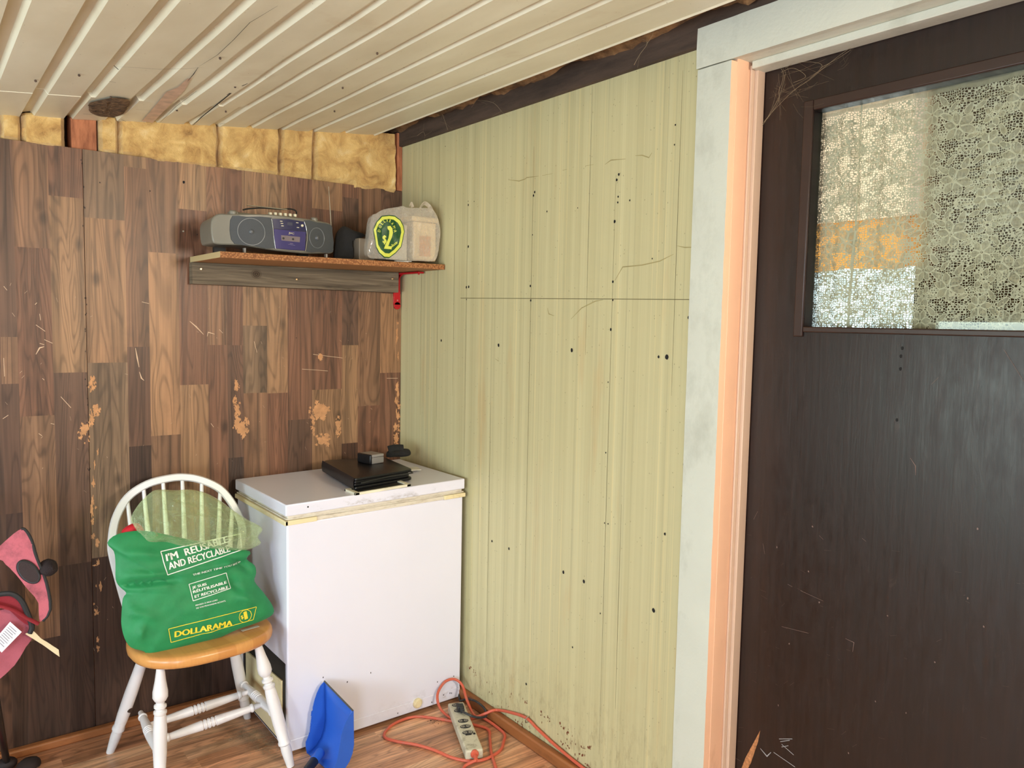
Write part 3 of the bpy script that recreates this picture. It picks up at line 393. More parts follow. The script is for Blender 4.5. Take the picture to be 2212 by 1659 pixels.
M_trimwood = stained('orange_brown_wood_strip', hx(150, 92, 50), hx(80, 46, 26), .5, (2, 2, 4), .5, .75, .7, .3, 60)
M_debris = stained('torn_brown_paper', hx(146, 112, 76), hx(62, 42, 26), .9, (5, 5, 5), .42, .62, .85, .9, 40)
M_torn = stained('bare_brown_fibre', hx(120, 92, 64), hx(48, 34, 22), .95, (16, 22, 16), .42, .62, .9, 1.0, 120)
M_plainwall = mat('dull_painted_wall', hx(150, 128, 100), .8)
M_tanwall = mat('tan_wallpaper', hx(150, 118, 86), .8)
M_black = mat('black_holes', (.006, .005, .005), .8)
M_tanpeel = mat('bare_tan_fibreboard', hx(192, 140, 96), .9, var=.2, vs=40, bump=.5)
M_scratch = mat('pale_scratches', hx(206, 176, 146), .8)
M_dirtline = mat('dirt_lines', hx(110, 100, 66), .8)
M_fainline = mat('faint_brown_crack', hx(160, 146, 98), .8)

def door_mat():
    t = NT('dark_brown_door_paint'); P = t.pos()
    g = t.noise(t.scale(P, (1, 90, 4)), 1.0, 4, .7)
    s_ = t.noise(t.scale(P, (1, 30, 9), (3, 1, 2)), 1.0, 6, .75, 1.5)
    c = t.mix(t.ramp(g, [(.3, 0), (.7, 1)]), hx(28, 15, 11), hx(40, 22, 17))
    c = t.mix(t.ramp(s_, [(.62, 0), (.70, .22)]), c, hx(84, 64, 56))
    r = t.math('MULTIPLY_ADD', t.noise(t.scale(P, (1, 40, 12), (1, 1, 1)), 1.0, 5, .7), .34, .20)
    return t.done(t.bsdf(c, r, 0, t.bump(t.math('ADD', g, s_), .22, .0012), .5))
M_door = door_mat()
M_doorframe = mat('brown_moulding_paint', hx(52, 33, 26), .4, bump=.1)

# ---------------------------------------------------------------- the room
def struct(name, bm, m_, parent=None, **k): return emit(name, bm, m_, parent, kind=None if parent else 'structure', **k)
CZ = lambda x: 2.287+.108*x

# floor: strip laminate running along x
def strips(bm, lay, rows, plane, tones, start, end, wmin=.3, wmax=.9, brk=None, top=None):
    """rows of planks; plane(a, b) -> 3D with a across, b along"""
    for i in range(len(rows)-1):
        a0, a1 = rows[i], rows[i+1]
        cuts = [start]
        if brk and i in brk: cuts += sorted(brk[i])
        else:
            b = start+random.uniform(.05, wmax)
            while b < end-.1: cuts.append(b); b += random.uniform(wmin, wmax)
        cuts.append(end)
        for j in range(len(cuts)-1):
            f_ = bm.faces.new([bm.verts.new(plane(a, b)) for a, b in ((a0, cuts[j]), (a1, cuts[j]), (a1, cuts[j+1]), (a0, cuts[j+1]))])
            c = tones(i, j, len(cuts)-1); r = random.random()
            for l_ in f_.loops: l_[lay] = (*c, r)
bm = BM(); lay = bm.loops.layers.float_color.new('pc')
ft = [hx(204, 156, 122), hx(190, 140, 108), hx(210, 166, 132), hx(178, 130, 98), hx(198, 150, 116)]
rows = [-4.3+.0655*i for i in range(67)]+[.13]
strips(bm, lay, rows, lambda a, b: (b, a, 0), lambda i, j, n: random.choice(ft), -3.7, .3, .35, 1.1)
fl = struct('floor', bm, M_floor, smooth=False)
bm = BM(); box(bm, -3.7, .3, -4.3, .15, -.06, -.002); struct('floor_underlay', bm, M_beam, parent=fl)
# door sill area and next room floor
bm = BM(); box(bm, .301, 2.3, -4.3, .6, -.06, 0); struct('floor_next_room', bm, M_floor)

# left wall: two sheets of wood-print panelling on studs
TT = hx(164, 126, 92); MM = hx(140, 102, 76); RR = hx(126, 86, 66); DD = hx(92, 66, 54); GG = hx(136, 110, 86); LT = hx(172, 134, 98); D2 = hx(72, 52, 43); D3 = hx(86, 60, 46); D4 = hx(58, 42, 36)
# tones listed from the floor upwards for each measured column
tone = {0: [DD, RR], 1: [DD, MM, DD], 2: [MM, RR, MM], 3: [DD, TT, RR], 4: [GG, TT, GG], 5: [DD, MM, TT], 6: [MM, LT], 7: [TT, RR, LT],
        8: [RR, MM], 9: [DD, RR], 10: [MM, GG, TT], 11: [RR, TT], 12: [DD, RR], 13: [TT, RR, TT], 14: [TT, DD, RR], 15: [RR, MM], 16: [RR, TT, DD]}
PB = D['pbrk']
for c in PB: PB[c] = sorted(PB[c])
def wall_sheet(name, cols, idx):
    bm = BM(); lay = bm.loops.layers.float_color.new('pc')
    for n_, ci in enumerate(idx):
        a0, a1 = cols[n_], cols[n_+1]
        if ci is None:
            cuts = [0]; b = random.uniform(.4, .9)
            while b < 1.95: cuts.append(b); b += random.uniform(.35, 1.0)
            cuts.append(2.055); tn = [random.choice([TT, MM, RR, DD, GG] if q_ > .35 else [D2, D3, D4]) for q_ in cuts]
        else:
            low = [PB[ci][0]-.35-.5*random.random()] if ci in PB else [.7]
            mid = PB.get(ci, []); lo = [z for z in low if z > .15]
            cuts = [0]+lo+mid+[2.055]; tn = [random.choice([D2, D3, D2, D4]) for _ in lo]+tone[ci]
            while len(tn) < len(cuts): tn.append(random.choice([TT, MM, RR]))
        for j in range(len(cuts)-1):
            f_ = bm.faces.new([bm.verts.new(q) for q in ((a0, 0, cuts[j]), (a1, 0, cuts[j]), (a1, 0, cuts[j+1]), (a0, 0, cuts[j+1]))])
            k = 1.0
            r = random.random()
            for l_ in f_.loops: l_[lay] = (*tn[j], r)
    x0, x1 = cols[0], cols[-1]
    # thickness and top edge
    v = [bm.verts.new(q) for q in ((x0, 0, 2.055), (x1, 0, 2.055), (x1, .006, 2.055), (x0, .006, 2.055), (x0, .006, 0), (x1, .006, 0), (x0, 0, 0), (x1, 0, 0))]
    for q in ((0, 1, 2, 3), (3, 2, 5, 4), (1, 7, 5, 2), (0, 3, 4, 6)):
        f_ = bm.faces.new([v[i] for i in q])
        for l_ in f_.loops: l_[lay] = (*DD, .3)
    return struct(name, bm, M_wallwood, smooth=False)
def tame(c, k=.28, g=.94):
    m_ = (.20, .115, .070)
    return tuple((x*(1-k)+y*k)*g for x, y in zip(c, m_))
for k_ in tone: tone[k_] = [tame(c) for c in tone[k_]]
TT, MM, RR, DD, GG = [tame(c) for c in (TT, MM, RR, DD, GG)]
pc = D['pcols']
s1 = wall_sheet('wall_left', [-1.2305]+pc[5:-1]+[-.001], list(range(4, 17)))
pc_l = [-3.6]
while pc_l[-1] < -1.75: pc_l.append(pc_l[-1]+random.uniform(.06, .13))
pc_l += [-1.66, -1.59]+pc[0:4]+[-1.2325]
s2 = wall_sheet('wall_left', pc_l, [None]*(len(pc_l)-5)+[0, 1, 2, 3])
bm = BM(); box(bm, -3.7, 0.3, .10, .16, 0, 2.7); struct('wall_left_backing', bm, M_beam)
# scratches and peeled print on the sheets
bm = BM()
for sg in D['scr']: ribbon(bm, sg, .0022, 0)
for k in range(90):
    x = random.uniform(-1.5, -.02); z = random.uniform(.2, 1.6)**1; a = random.uniform(-1.2, 1.2); L = random.uniform(.004, .02)
    ribbon(bm, [(x, z), (x+cos(a)*L*.5, z+sin(a)*L)], random.uniform(.0004, .0011))
warp(bm, lambda u, v, w: (u, -.0008-w, v)); emit('scratches', bm, M_scratch, s1, smooth=False)
bm = BM(); sd = 0
for x, z, rx, rz in D['peel']:
    for k in range(24):
        sd += 1; q = random.random()**.6; a = random.uniform(0, 2*pi); sz = random.uniform(.08, .40)*(1.25-q)
        blob(bm, x+cos(a)*rx*q, z+sin(a)*rz*q, rx*sz+.001, min(rz, rx*1.6)*sz+.0015, 30, .42, sd, sd*2e-6)
for k in range(26):
    sd += 1; blob(bm, -1.232+abs(random.gauss(0, .012))+.003, random.uniform(.3, 1.3), random.uniform(.001, .006), random.uniform(.003, .02), 24, .45, sd, sd*2e-6)
for k in range(20):
    sd += 1; blob(bm, -.012-abs(random.gauss(0, .008)), random.uniform(.9, 1.55), random.uniform(.001, .007), random.uniform(.004, .03), 24, .45, sd, sd*2e-6)
warp(bm, lambda u, v, w: (u, -.0005-w, v)); emit('peeled_patches', bm, M_tanpeel, s1, smooth=False)
bm = BM()
for x, z, r in ((-.905, 1.985, .004), (-1.18, 1.95, .002), (-1.02, 1.94, .002), (-.48, 1.42, .0015), (-.86, 1.8, .0015)): blob(bm, x, z, r, r*1.3, 10, .15, x)
for k in range(24): blob(bm, -1.233+random.gauss(0, .003), random.uniform(.9, 2.02), .0012, .003, 8, .3, k)
warp(bm, lambda u, v, w: (u, -.0011, v)); emit('nail_holes', bm, M_black, s1, smooth=False)

# baseboards
bm = BM(); box(bm, -3.6, -.02, -.03, 0, 0, .03); struct('baseboard_left', bm, M_trimwood, bevel=.006)
bm = BM(); box(bm, -.028, 0, -1.62, -.03, 0, .042); struct('baseboard_right', bm, M_trimwood, bevel=.006)
bm = BM(); box(bm, -3.6, -3.58, -4.2, 0, 0, .05); struct('baseboard_side', bm, M_trimwood)

# studs and glass wool batts showing above the panelling
bm = BM(); box(bm, -1.262, -1.186, .008, .09, .0, 2.2)
for v in bm.verts: v.co.y += .003*nz(v.co.x*9, v.co.z*4)
struct('trim_stud', bm, M_rough)
bm = BM(); box(bm, -.026, -.001, .001, .09, 2.057, 2.30); struct('trim_corner_stud', bm, M_rough)
bi = D['ins']
batts = [(-2.15, -1.80, 'glass wool batt tapering into the ceiling left of the camp chair'),
         (-1.79, bi[1]-.004, 'yellow glass wool tuft at left picture edge above panelling'),
         (bi[1], bi[2]-.002, 'small dull glass wool scrap beside the leftmost yellow tuft'),
         (bi[2], bi[3]-.006, 'bulging yellow glass wool batt left of the red stud'),
         (bi[4]+.006, bi[6], 'narrow whitish strip of glass wool right of the red stud'),
         (bi[6]+.002, bi[8], 'long tan glass wool batt above the widest bare panelling'),
         (bi[8]+.002, bi[9], 'bright yellow glass wool batt above and left of the boombox'),
         (bi[9]+.002, bi[10], 'narrow crumpled glass wool batt directly above the boombox'),
         (bi[10]+.002, -.028, 'brown-stained glass wool batt in the corner above plastic bag')]
for k, (x0, x1, lb) in enumerate(batts):
    bm = BM(); nx = max(6, int((x1-x0)/.012)); nzv = 14; L = []
    if x1-x0 > 1: nx = 30
    for i in range(nx+1):
        u = i/nx; x = x0+(x1-x0)*u; z0 = 2.02; z1 = CZ(x)+.010; row = []
        for j in range(nzv+1):
            v_ = j/nzv; z = z0+(z1-z0)*v_
            e = min(1, .35+u*(x1-x0)/.016, .35+(1-u)*(x1-x0)/.016); e = sqrt(max(0, e))
            y = .045-.040*e+.016*nz(x*14+k*5, z*16)+.007*nz(x*45, z*45, k)
            y = max(y, .0075) if z < 2.056 else y-.012*e
            row.append(bm.verts.new((x, y, z)))
        L.append(row)
    back = [[bm.verts.new((L[i][j].co.x, .095, L[i][j].co.z)) for j in (0, nzv)] for i in range(nx+1)]
    for i in range(nx):
        for j in range(nzv): bm.faces.new((L[i][j], L[i+1][j], L[i+1][j+1], L[i][j+1]))
        bm.faces.new((L[i][0], back[i][0], back[i+1][0], L[i+1][0])); bm.faces.new((L[i][nzv], L[i+1][nzv], back[i+1][1], back[i][1]))
    for i in (0, nx): bm.faces.new([L[i][j] for j in range(nzv+1)]+[back[i][1], back[i][0]])
    tag(emit('insulation_batt', bm, M_batt, loc=((x0+x1)/2, .05, 2.1)), lb, 'insulation', 'glass wool batts above the wood panelling')

# right wall: green streaked panelling with the doorway
bm = BM()
box(bm, 0, .12, -1.722, .10, 0, 2.6); box(bm, 0, .12, -4.3, -2.62, 0, 2.6); box(bm, 0, .12, -2.62, -1.722, 2.205, 2.6)
wr_ = struct('wall_right', bm, M_green)
bm = BM()
for y, z, r in D['holes']: blob(bm, y, z, r*.8, r, 10, .12, y*9)
warp(bm, lambda u, v, w: (-.0011, u, v)); emit('nail_holes', bm, M_black, wr_, smooth=False)
bm = BM()
for sg in D['marks']: ribbon(bm, sg, .0016)
warp(bm, lambda u, v, w: (-.0007, u, v)); emit('crack_lines', bm, M_fainline, wr_, smooth=False)
bm = BM()
a, b = D['hline']; ribbon(bm, [a[1:], b[1:]], .0011, 0, taper=False)
for y, z0, z1 in ((D['grooves'][1], .5, 2.1), (D['grooves'][2], .12, 1.95), (D['grooves'][0], .95, 1.95), (D['grooves'][3], 1.3, 2.2), (-.68, .2, 1.2), (-1.37, .3, .95), (-.30, 1.1, 2.24), (-.17, 1.1, 2.24), (-.42, 1.2, 2.24), (-1.19, 1.4, 2.24)):
    ribbon(bm, [(y, z0), (y+.0006, (z0+z1)/2), (y, z1)], .0008)
warp(bm, lambda u, v, w: (-.0005, u, v)); emit('groove_lines', bm, M_dirtline, wr_, smooth=False)
M_rust = mat('brown_scuffs', hx(120, 66, 40), .8)
bm = BM(); q = 0
for y, z in D['rot']:
    for k in range(5):
        q += 1; blob(bm, y+random.gauss(0, .008), z+random.gauss(0, .006), random.uniform(.0008, .0035), random.uniform(.0015, .005), 9, .35, q, q*1e-6)
for k in range(70):
    q += 1; blob(bm, random.uniform(-1.55, -.6), .03+abs(random.gauss(0, .05)), random.uniform(.0005, .002), random.uniform(.001, .005), 8, .35, q, q*1e-6)
warp(bm, lambda u, v, w: (-.0009-w, u, v)); emit('scuffs', bm, M_rust, wr_, smooth=False)

# dark beam along the top of the green wall, torn paper above it
bm = BM(); ny = 60; L = []
for i in range(ny+1):
    y = -2.75+2.84*i/ny
    d = .003*nz(y*3, 1)
    L.append([bm.verts.new(p) for p in ((-.001, y, 2.243), (-.016+d, y, 2.244), (-.017-d, y, 2.33), (-.001, y, 2.335))])
for i in range(ny):
    for j in range(3): bm.faces.new((L[i][j], L[i+1][j], L[i+1][j+1], L[i][j+1]))
struct('trim_beam', bm, M_beam)
bm = BM(); L = []; nx = 9; ny = 150
for i in range(ny+1):
    y = -2.75+2.83*i/ny; row = []
    for j in range(nx+1):
        u = j/nx; x = -.20+.185*u
        z = 2.335-.02*u+.022*nz(x*30, y*7)+.010*nz(x*60, y*26)-.03*max(0, nz(y*4, 3))*(1-abs(u-.7))
        z = max(z, CZ(min(x, -.135))+.012 if u < .5 else 2.262)
        row.append(bm.verts.new((x+.004*nz(y*30, u), y, z)))
    L.append(row)
for i in range(ny):
    for j in range(nx): bm.faces.new((L[i][j], L[i+1][j], L[i+1][j+1], L[i][j+1]))
tag(emit('torn_building_paper', bm, M_debris, loc=(-.1, -1.3, 2.3)), 'ragged torn brown paper and wood fibres hanging above the dark beam', 'building paper', kind='stuff')
bm = BM(); box(bm, -3.8, .3, -4.4, .2, 2.60, 2.66); struct('roof_light_cover', bm, M_beam)  # unseen cover added over the room to stop light leaking in

# ceiling: ribbed painted sheet metal
edge = [-1.375, -1.25, -1.115, -.987, -.87, -.778, -.657, -.536, -.407, -.272]
x = -1.375-.128; left = []
while x > -3.55: left.append(x); x -= .128
rib = sorted(left)+edge
prof = [(-3.62, 0)]
for r in rib:
    big = r < -.9
    d = .015 if big else .010; wl = .030 if big else .020; h_ = .005 if big else .0035
    prof += [(r-wl-.004, 0), (r-wl, d), (r-h_, d), (r+h_, 0)]
prof += [(-.147, 0), (-.141, -.004), (-.135, 0), (-.135, .012)]
ys = [-4.22+.1*i for i in range(36)]+[-.62, -.55, -.48, -.42, -.37, -.335, -.334, -.28, -.22, -.16, -.10, -.04, .0, .03]
bm = BM(); G = []
for y in ys:
    row = []
    for x, d in prof:
        z = CZ(x)+d
        lap = y > -.3345 and x < -.80
        if lap: z -= .0014
        xo = 0
        if -1.15 < x < -.45 and y < -.1:
            z += .006*sin((x+1.15)/.7*pi)*nz(x*3+5, y*2.3)-.006*exp(-((x+.93)/.07)**2-((y+.45)/.3)**2)
            xo = .003*nz(y*3, x*2)
        if lap and x > -1.28: xo -= .012
        if y > -.05: z += .004*nz(x*20, 3)
        row.append(bm.verts.new((x+xo, y, z)))
    G.append(row)
for i in range(len(ys)-1):
    for j in range(len(prof)-1): bm.faces.new((G[i][j], G[i+1][j], G[i+1][j+1], G[i][j+1]))
ce = struct('ceiling', bm, M_ceil, ang=20)
md = ce.modifiers.new('solid', 'SOLIDIFY'); md.thickness = .0015; md.offset = 1
# torn hole near the wall, nail heads, lifted lap edge
bm = BM(); P_ = [Vector(p) for p in catmull(D['hole'], 5, True)]; c = sum(P_, Vector())/len(P_)
c.z = CZ(c.x)-.004
rings = []
for k in range(6):
    q = 1-k/5.5
    rings.append([bm.verts.new((c.x+(p.x-c.x)*q*(1+.05*nz(p.x*60, p.y*60)), c.y+(p.y-c.y)*q, CZ(c.x+(p.x-c.x)*q)-.0050+(-.004+.004*nz(p.x*80, p.y*40, k) if k else 0))) for p in P_])
for k in range(5):
    for i in range(len(P_)): bm.faces.new((rings[k][i], rings[k][(i+1) % len(P_)], rings[k+1][(i+1) % len(P_)], rings[k+1][i]))
bm.faces.new(rings[5]); emit('torn_patch', bm, M_torn, ce)
bm = BM()
for x, y in ((-1.21, -.37), (-1.33, -.6), (-1.42, -.5), (-.92, -.62), (-.84, -.28), (-.62, -.72), (-.99, -.25), (-.5, -.4), (-1.05, -.9), (-.7, -1.1)):
    bmesh.ops.create_uvsphere(bm, u_segments=8, v_segments=6, radius=.0035, matrix=Matrix.Translation((x, y, CZ(x)-.004)))
emit('nail_heads', bm, M_beam, ce)

bm = BM()
for sg, w_ in D['gap_shadow_paths']: ribbon(bm, sg, w_)
warp(bm, lambda u, v, w: (u, v, CZ(u)-.0036)); emit('gap_and_shadow_lines', bm, M_black, ce, smooth=False)  # dark ribbons: sheet gaps and lap seams, plus painted-in shadow lines
bm = BM(); poly(bm, [(*p, 0) for p in D['strip_c']]); warp(bm, lambda u, v, w: (u, v, CZ(u)-.0032)); emit('bare_strip', bm, mat('pinkish_bare_metal', hx(206, 176, 156), .5, var=.2, vs=30), ce, smooth=False)
# rear and side walls with the windows that light the room
def wall_win(name, axis, c0, c1, a0, a1, zt, wa0, wa1, wz0, wz1, m_):
    bm = BM()
    for p0, p1, z0, z1 in ((a0, wa0, 0, zt), (wa1, a1, 0, zt), (wa0, wa1, 0, wz0), (wa0, wa1, wz1, zt)):
        if axis == 'x': box(bm, c0, c1, p0, p1, z0, z1)
        else: box(bm, p0, p1, c0, c1, z0, z1)
    return struct(name, bm, m_)
M_winframe = mat('white_window_frame', hx(214, 216, 208), .5)
wall_win('wall_side', 'x', -3.65, -3.60, -4.3, .1, 2.6, -3.0, -.5, .58, 1.58, M_plainwall)
bm = BM()
for y in (-3.0, -2.38, -1.75, -1.12, -.52): box(bm, -3.64, -3.59, y-.02, y+.02, .58, 1.58)
for z in (.56, 1.56): box(bm, -3.64, -3.585, -3.02, -.5, z, z+.04)
struct('window_1', bm, M_winframe)
bm = BM()
for x0, x1, z0, z1 in ((-3.65, -3.22, 0, 2.6), (-3.22, -2.48, 1.52, 2.6), (-3.22, -2.48, 0, .18), (-2.48, -.36, 0, 2.6), (-.36, -.02, 0, 1.62), (-.36, -.02, 2.12, 2.6), (-.02, 0, 0, 2.6)): box(bm, x0, x1, -4.25, -4.20, z0, z1)
struct('wall_rear', bm, M_plainwall)
bm = BM()
for x in (-3.22, -2.86, -2.50): box(bm, x-.02, x+.02, -4.24, -4.18, .16, 1.54)
for z in (.16, .85, 1.50): box(bm, -3.24, -2.48, -4.24, -4.18, z, z+.04)
struct('door_2', bm, M_winframe)
bm = BM()
for x in (-.36, -.02): box(bm, x-.012, x+.012, -4.24, -4.19, 1.62, 2.12)
for z in (1.605, 2.105): box(bm, -.37, -.01, -4.24, -4.19, z, z+.03)
struct('window_2', bm, M_winframe)

# doorway trim
bm = BM(); n = 60; L = []
for i in range(n+1):
    z = 2.18*i/n; w = .0016*nz(z*26, 2)+.0012*nz(z*80, 5)
    L.append([bm.verts.new(p) for p in ((0, -1.62, z), (-.020, -1.621+.001*nz(z*7, 1), z), (-.0215, -1.67, z), (-.021, -1.7315+w, z), (0, -1.733, z))])
for i in range(n):
    for j in range(4): bm.faces.new((L[i][j], L[i+1][j], L[i+1][j+1], L[i][j+1])).material_index = 1 if j == 3 else 0
for e in (L[0], L[-1]): bm.faces.new(e)
struct('trim_1', bm, [M_casing, M_salmon], ang=30)
bm = BM(); n = 40; L = []
for i in range(n+1):
    y = -1.618-1.1*i/n; t0 = .0018*nz(y*30, 4) if i else 0
    L.append([bm.verts.new(p) for p in ((0, y, 2.186), (-.022, y, 2.183+t0*.4), (-.024, y, 2.235), (-.022, y, 2.288+t0), (0, y, 2.29))])
for i in range(n):
    for j in range(4): bm.faces.new((L[i][j], L[i+1][j], L[i+1][j+1], L[i][j+1]))
for e in (L[0], L[-1]): bm.faces.new(e)
struct('trim_2', bm, M_casing, ang=30)
# jamb and stops
bm = BM(); box(bm, .0, .12, -1.7345, -1.7215, 0, 2.19); jb = struct('trim_3', bm, M_salmon, bevel=.001)
bm = BM(); box(bm, .052, .066, -1.741, -1.7345, 0, 2.18); box(bm, .066, .098, -1.750, -1.7345, 0, 2.18); emit('door_stop', bm, M_rose, jb, bevel=.002)
bm = BM(); box(bm, -.018, .12, -2.62, -1.7215, 2.188, 2.206); jb = struct('trim_4', bm, M_casing, bevel=.001)
bm = BM(); box(bm, .045, .098, -2.60, -1.745, 2.168, 2.188); emit('door_stop', bm, M_casing, jb, bevel=.002)
bm = BM(); box(bm, .0, .12, -2.615, -2.60, 0, 2.19); struct('trim_5', bm, M_salmon)
bm = BM(); box(bm, -.02, 0, -2.73, -2.61, 0, 2.18); struct('trim_6', bm, M_casing)

# the door
Y0, Y1, ZB, ZT = -1.897, -2.43, 1.503, 2.042
bm = BM()
box(bm, .10, .136, Y0, -1.742, 0, 2.176); box(bm, .10, .136, -2.598, Y1, 0, 2.176)
box(bm, .10, .136, Y1, Y0, 0, ZB); box(bm, .10, .136, Y1, Y0, ZT, 2.176)
bmesh.ops.remove_doubles(bm, verts=bm.verts[:], dist=1e-5)
dr = struct('door_1', bm, M_door, smooth=False)
bm = BM(); w = .026
for a0, a1, z0, z1 in ((Y0, Y0+w, ZB-w, ZT+w), (Y1-w, Y1, ZB-w, ZT+w)): box(bm, .092, .101, a0, a1, z0, z1)
for z0, z1 in ((ZB-w*.55, ZB), (ZT, ZT+w)): box(bm, .0925, .101, Y1, Y0, z0, z1)
emit('window_moulding', bm, M_doorframe, dr, bevel=.003)
def glass_mat():
    t = NT('window_glass'); fr = t.n('ShaderNodeFresnel'); fr.inputs[0].default_value = 1.45
    a = t.n('ShaderNodeBsdfTransparent'); a.inputs[0].default_value = (.93, .96, .93, 1)
    b = t.n('ShaderNodeBsdfGlossy'); b.inputs['Roughness'].default_value = .02
    mx = t.n('ShaderNodeMixShader'); t.l(fr.outputs[0], mx.inputs[0]); t.l(a.outputs[0], mx.inputs[1]); t.l(b.outputs[0], mx.inputs[2])
    return t.done(mx.outputs[0])
M_glass = glass_mat()
bm = BM(); box(bm, .122, .126, Y1-.001, Y0+.001, ZB-.001, ZT+.001); emit('glass_pane', bm, M_glass, dr, smooth=False)
# scratches and marks on the door
bm = BM()
for sg in D['ddef']['scr']: ribbon(bm, sg, .0009)
for k in range(60):
    y = random.uniform(-2.5, -1.76); z = random.uniform(.2, 1.0); a = random.uniform(-.9, .3); L_ = random.uniform(.004, .02)
    ribbon(bm, [(y, z), (y+cos(a)*L_, z+sin(a)*L_)], .0003)
for y, z in D['ddef']['chip']: blob(bm, y, z, .0016, .0024, 8, .4, y*7)
warp(bm, lambda u, v, w: (.0992, u, v)); emit('scratches', bm, mat('grey_brown_scratches', hx(128, 104, 94), .7), dr, smooth=False)
bm = BM(); g = D['ddef']['gash']
bm.faces.new([bm.verts.new((p[0], p[1], 0)) for p in g]); bmesh.ops.triangulate(bm, faces=bm.faces[:])
warp(bm, lambda u, v, w: (.0990, u, v)); emit('bare_wood_gash', bm, mat('bare_orange_wood', hx(176, 118, 74), .8, var=.4, vs=120), dr, smooth=False)
bm = BM()
for sg in D['ddef']['white']: ribbon(bm, sg, .0022)
warp(bm, lambda u, v, w: (.0989, u, v)); emit('white_rub_marks', bm, mat('white_rub', hx(160, 156, 156), .8), dr, smooth=False)
bm = BM()
for q in D['ddef']['hole']: blob(bm, q[1], q[2], .003, .004, 10, .15, q[1])
warp(bm, lambda u, v, w: (.0990, u, v)); emit('bolt_holes', bm, M_black, dr, smooth=False)

# the room beyond the door
bm = BM(); box(bm, .12, 2.2, .45, .5, 0, 2.7); box(bm, .12, 2.2, -4.3, -4.25, 0, 2.7); struct('wall_next_room', bm, M_tanwall)
bm = BM(); box(bm, .0, 2.3, -4.3, .6, 2.72, 2.76); struct('ceiling_next_room', bm, M_tanwall)
wall_win('wall_next_room_far', 'x', 2.05, 2.10, -4.3, .5, 2.72, -1.262, -.55, .95, 2.62, M_tanwall)
bm = BM()
for y in (-1.262, -.57): box(bm, 2.04, 2.09, y, y+.02, .95, 2.62)
for z in (.95, 2.60): box(bm, 2.04, 2.09, -1.262, -.55, z, z+.02)
struct('window_3', bm, M_winframe)
def cloth_mat(name, col, tr=.6, alpha=1.0, vs=40):
    t = NT(name); P = t.pos(); c = t.mix(t.noise(P, vs, 4), tuple(x*.85 for x in col), col)
    a = t.n('ShaderNodeBsdfDiffuse'); t.l(c, a.inputs[0]); b = t.n('ShaderNodeBsdfTranslucent'); t.l(c, b.inputs[0])
    mx = t.n('ShaderNodeMixShader'); mx.inputs[0].default_value = tr; t.l(a.outputs[0], mx.inputs[1]); t.l(b.outputs[0], mx.inputs[2])
    if alpha < 1:
        tp = t.n('ShaderNodeBsdfTransparent'); m2 = t.n('ShaderNodeMixShader'); m2.inputs[0].default_value = alpha
        t.l(tp.outputs[0], m2.inputs[1]); t.l(mx.outputs[0], m2.inputs[2]); return t.done(m2.outputs[0])
    return t.done(mx.outputs[0])
def drape(name, y0, y1, z0, z1, x, m_, label, cat, amp=.012, fr=9, parent=None, wave=0):
    bm = BM(); ny, nz_ = 50, 8; L = []
    for i in range(ny+1):
        y = y0+(y1-y0)*i/ny; row = []
        for j in range(nz_+1):
            z = z0+(z1-z0)*j/nz_+(wave*sin(y*18) if j == 0 else 0)
            row.append(bm.verts.new((x+amp*sin(y*fr*2*pi)+amp*.4*sin(y*fr*4.7), y, z)))
        L.append(row)
    for i in range(ny):
        for j in range(nz_): bm.faces.new((L[i][j], L[i+1][j], L[i+1][j+1], L[i][j+1]))
    return tag(emit(name, bm, m_, parent, loc=None if parent else (x, (y0+y1)/2, z1)), label, cat)
drape('window_curtain', -1.30, -.52, 2.02, 2.66, 2.01, cloth_mat('peach_sheer', hx(236, 196, 160), .5, .93), 'peach sheer curtain over the bright window behind the door', 'curtain')
drape('window_valance', -1.31, -.51, 1.79, 2.03, 1.985, cloth_mat('orange_cloth', hx(236, 150, 30), .5, .97), 'orange cloth band hanging across the bright window behind the door', 'valance', wave=.006)

# lace curtain behind the door glass
def lace_net():
    t = NT('lace_net'); P = t.pos()
    v = t.voro(t.scale(P, (0, 1, 1)), 185, 'DISTANCE_TO_EDGE', 'Distance', .55)
    a = t.ramp(v, [(.10, 1), (.15, 0)], 'LINEAR')
    patch = t.ramp(t.noise(t.scale(P, (0, 1, 1)), 26, 2), [(.55, 0), (.60, 1)])
    a = t.math('MAXIMUM', a, t.math('MULTIPLY', patch, .25))
    return a, t
def lace_sh(t, a, col, tr=.45):
    d = t.n('ShaderNodeBsdfDiffuse'); d.inputs[0].default_value = (*col, 1)
    b = t.n('ShaderNodeBsdfTranslucent'); b.inputs[0].default_value = (*col, 1)
    mx = t.n('ShaderNodeMixShader'); mx.inputs[0].default_value = tr; t.l(d.outputs[0], mx.inputs[1]); t.l(b.outputs[0], mx.inputs[2])
    tp = t.n('ShaderNodeBsdfTransparent'); m2 = t.n('ShaderNodeMixShader'); t.put(m2.inputs[0], a)
    t.l(tp.outputs[0], m2.inputs[1]); t.l(mx.outputs[0], m2.inputs[2]); return t.done(m2.outputs[0])
lc = hx(230, 214, 188)
a, t = lace_net(); M_net = lace_sh(t, a, lc, .15)
t = NT('lace_cloth'); M_lsolid = lace_sh(t, .52, lc, .25)
t = NT('lace_thread'); M_lline = lace_sh(t, 1.0, lc, .08)
bm = BM()
def fold(u, v, w):  # u = y, v = z
    g = .006*sin(u*52)+.004*sin(u*117+1)+.010*exp(-((u+1.985-.05*(v-1.8))/.008)**2)+.006*exp(-((u+2.07)/.006)**2)
    return (.158+g-w, u, v)
F = [(-2.50+i*.0066, ) for i in range(98)]
ys_ = [-2.50+.0066*i for i in range(98)]
gv = [[bm.verts.new((y, z, 0)) for z in (1.455, 1.6, 1.75, 1.9, 2.035, 2.075)] for y in ys_]
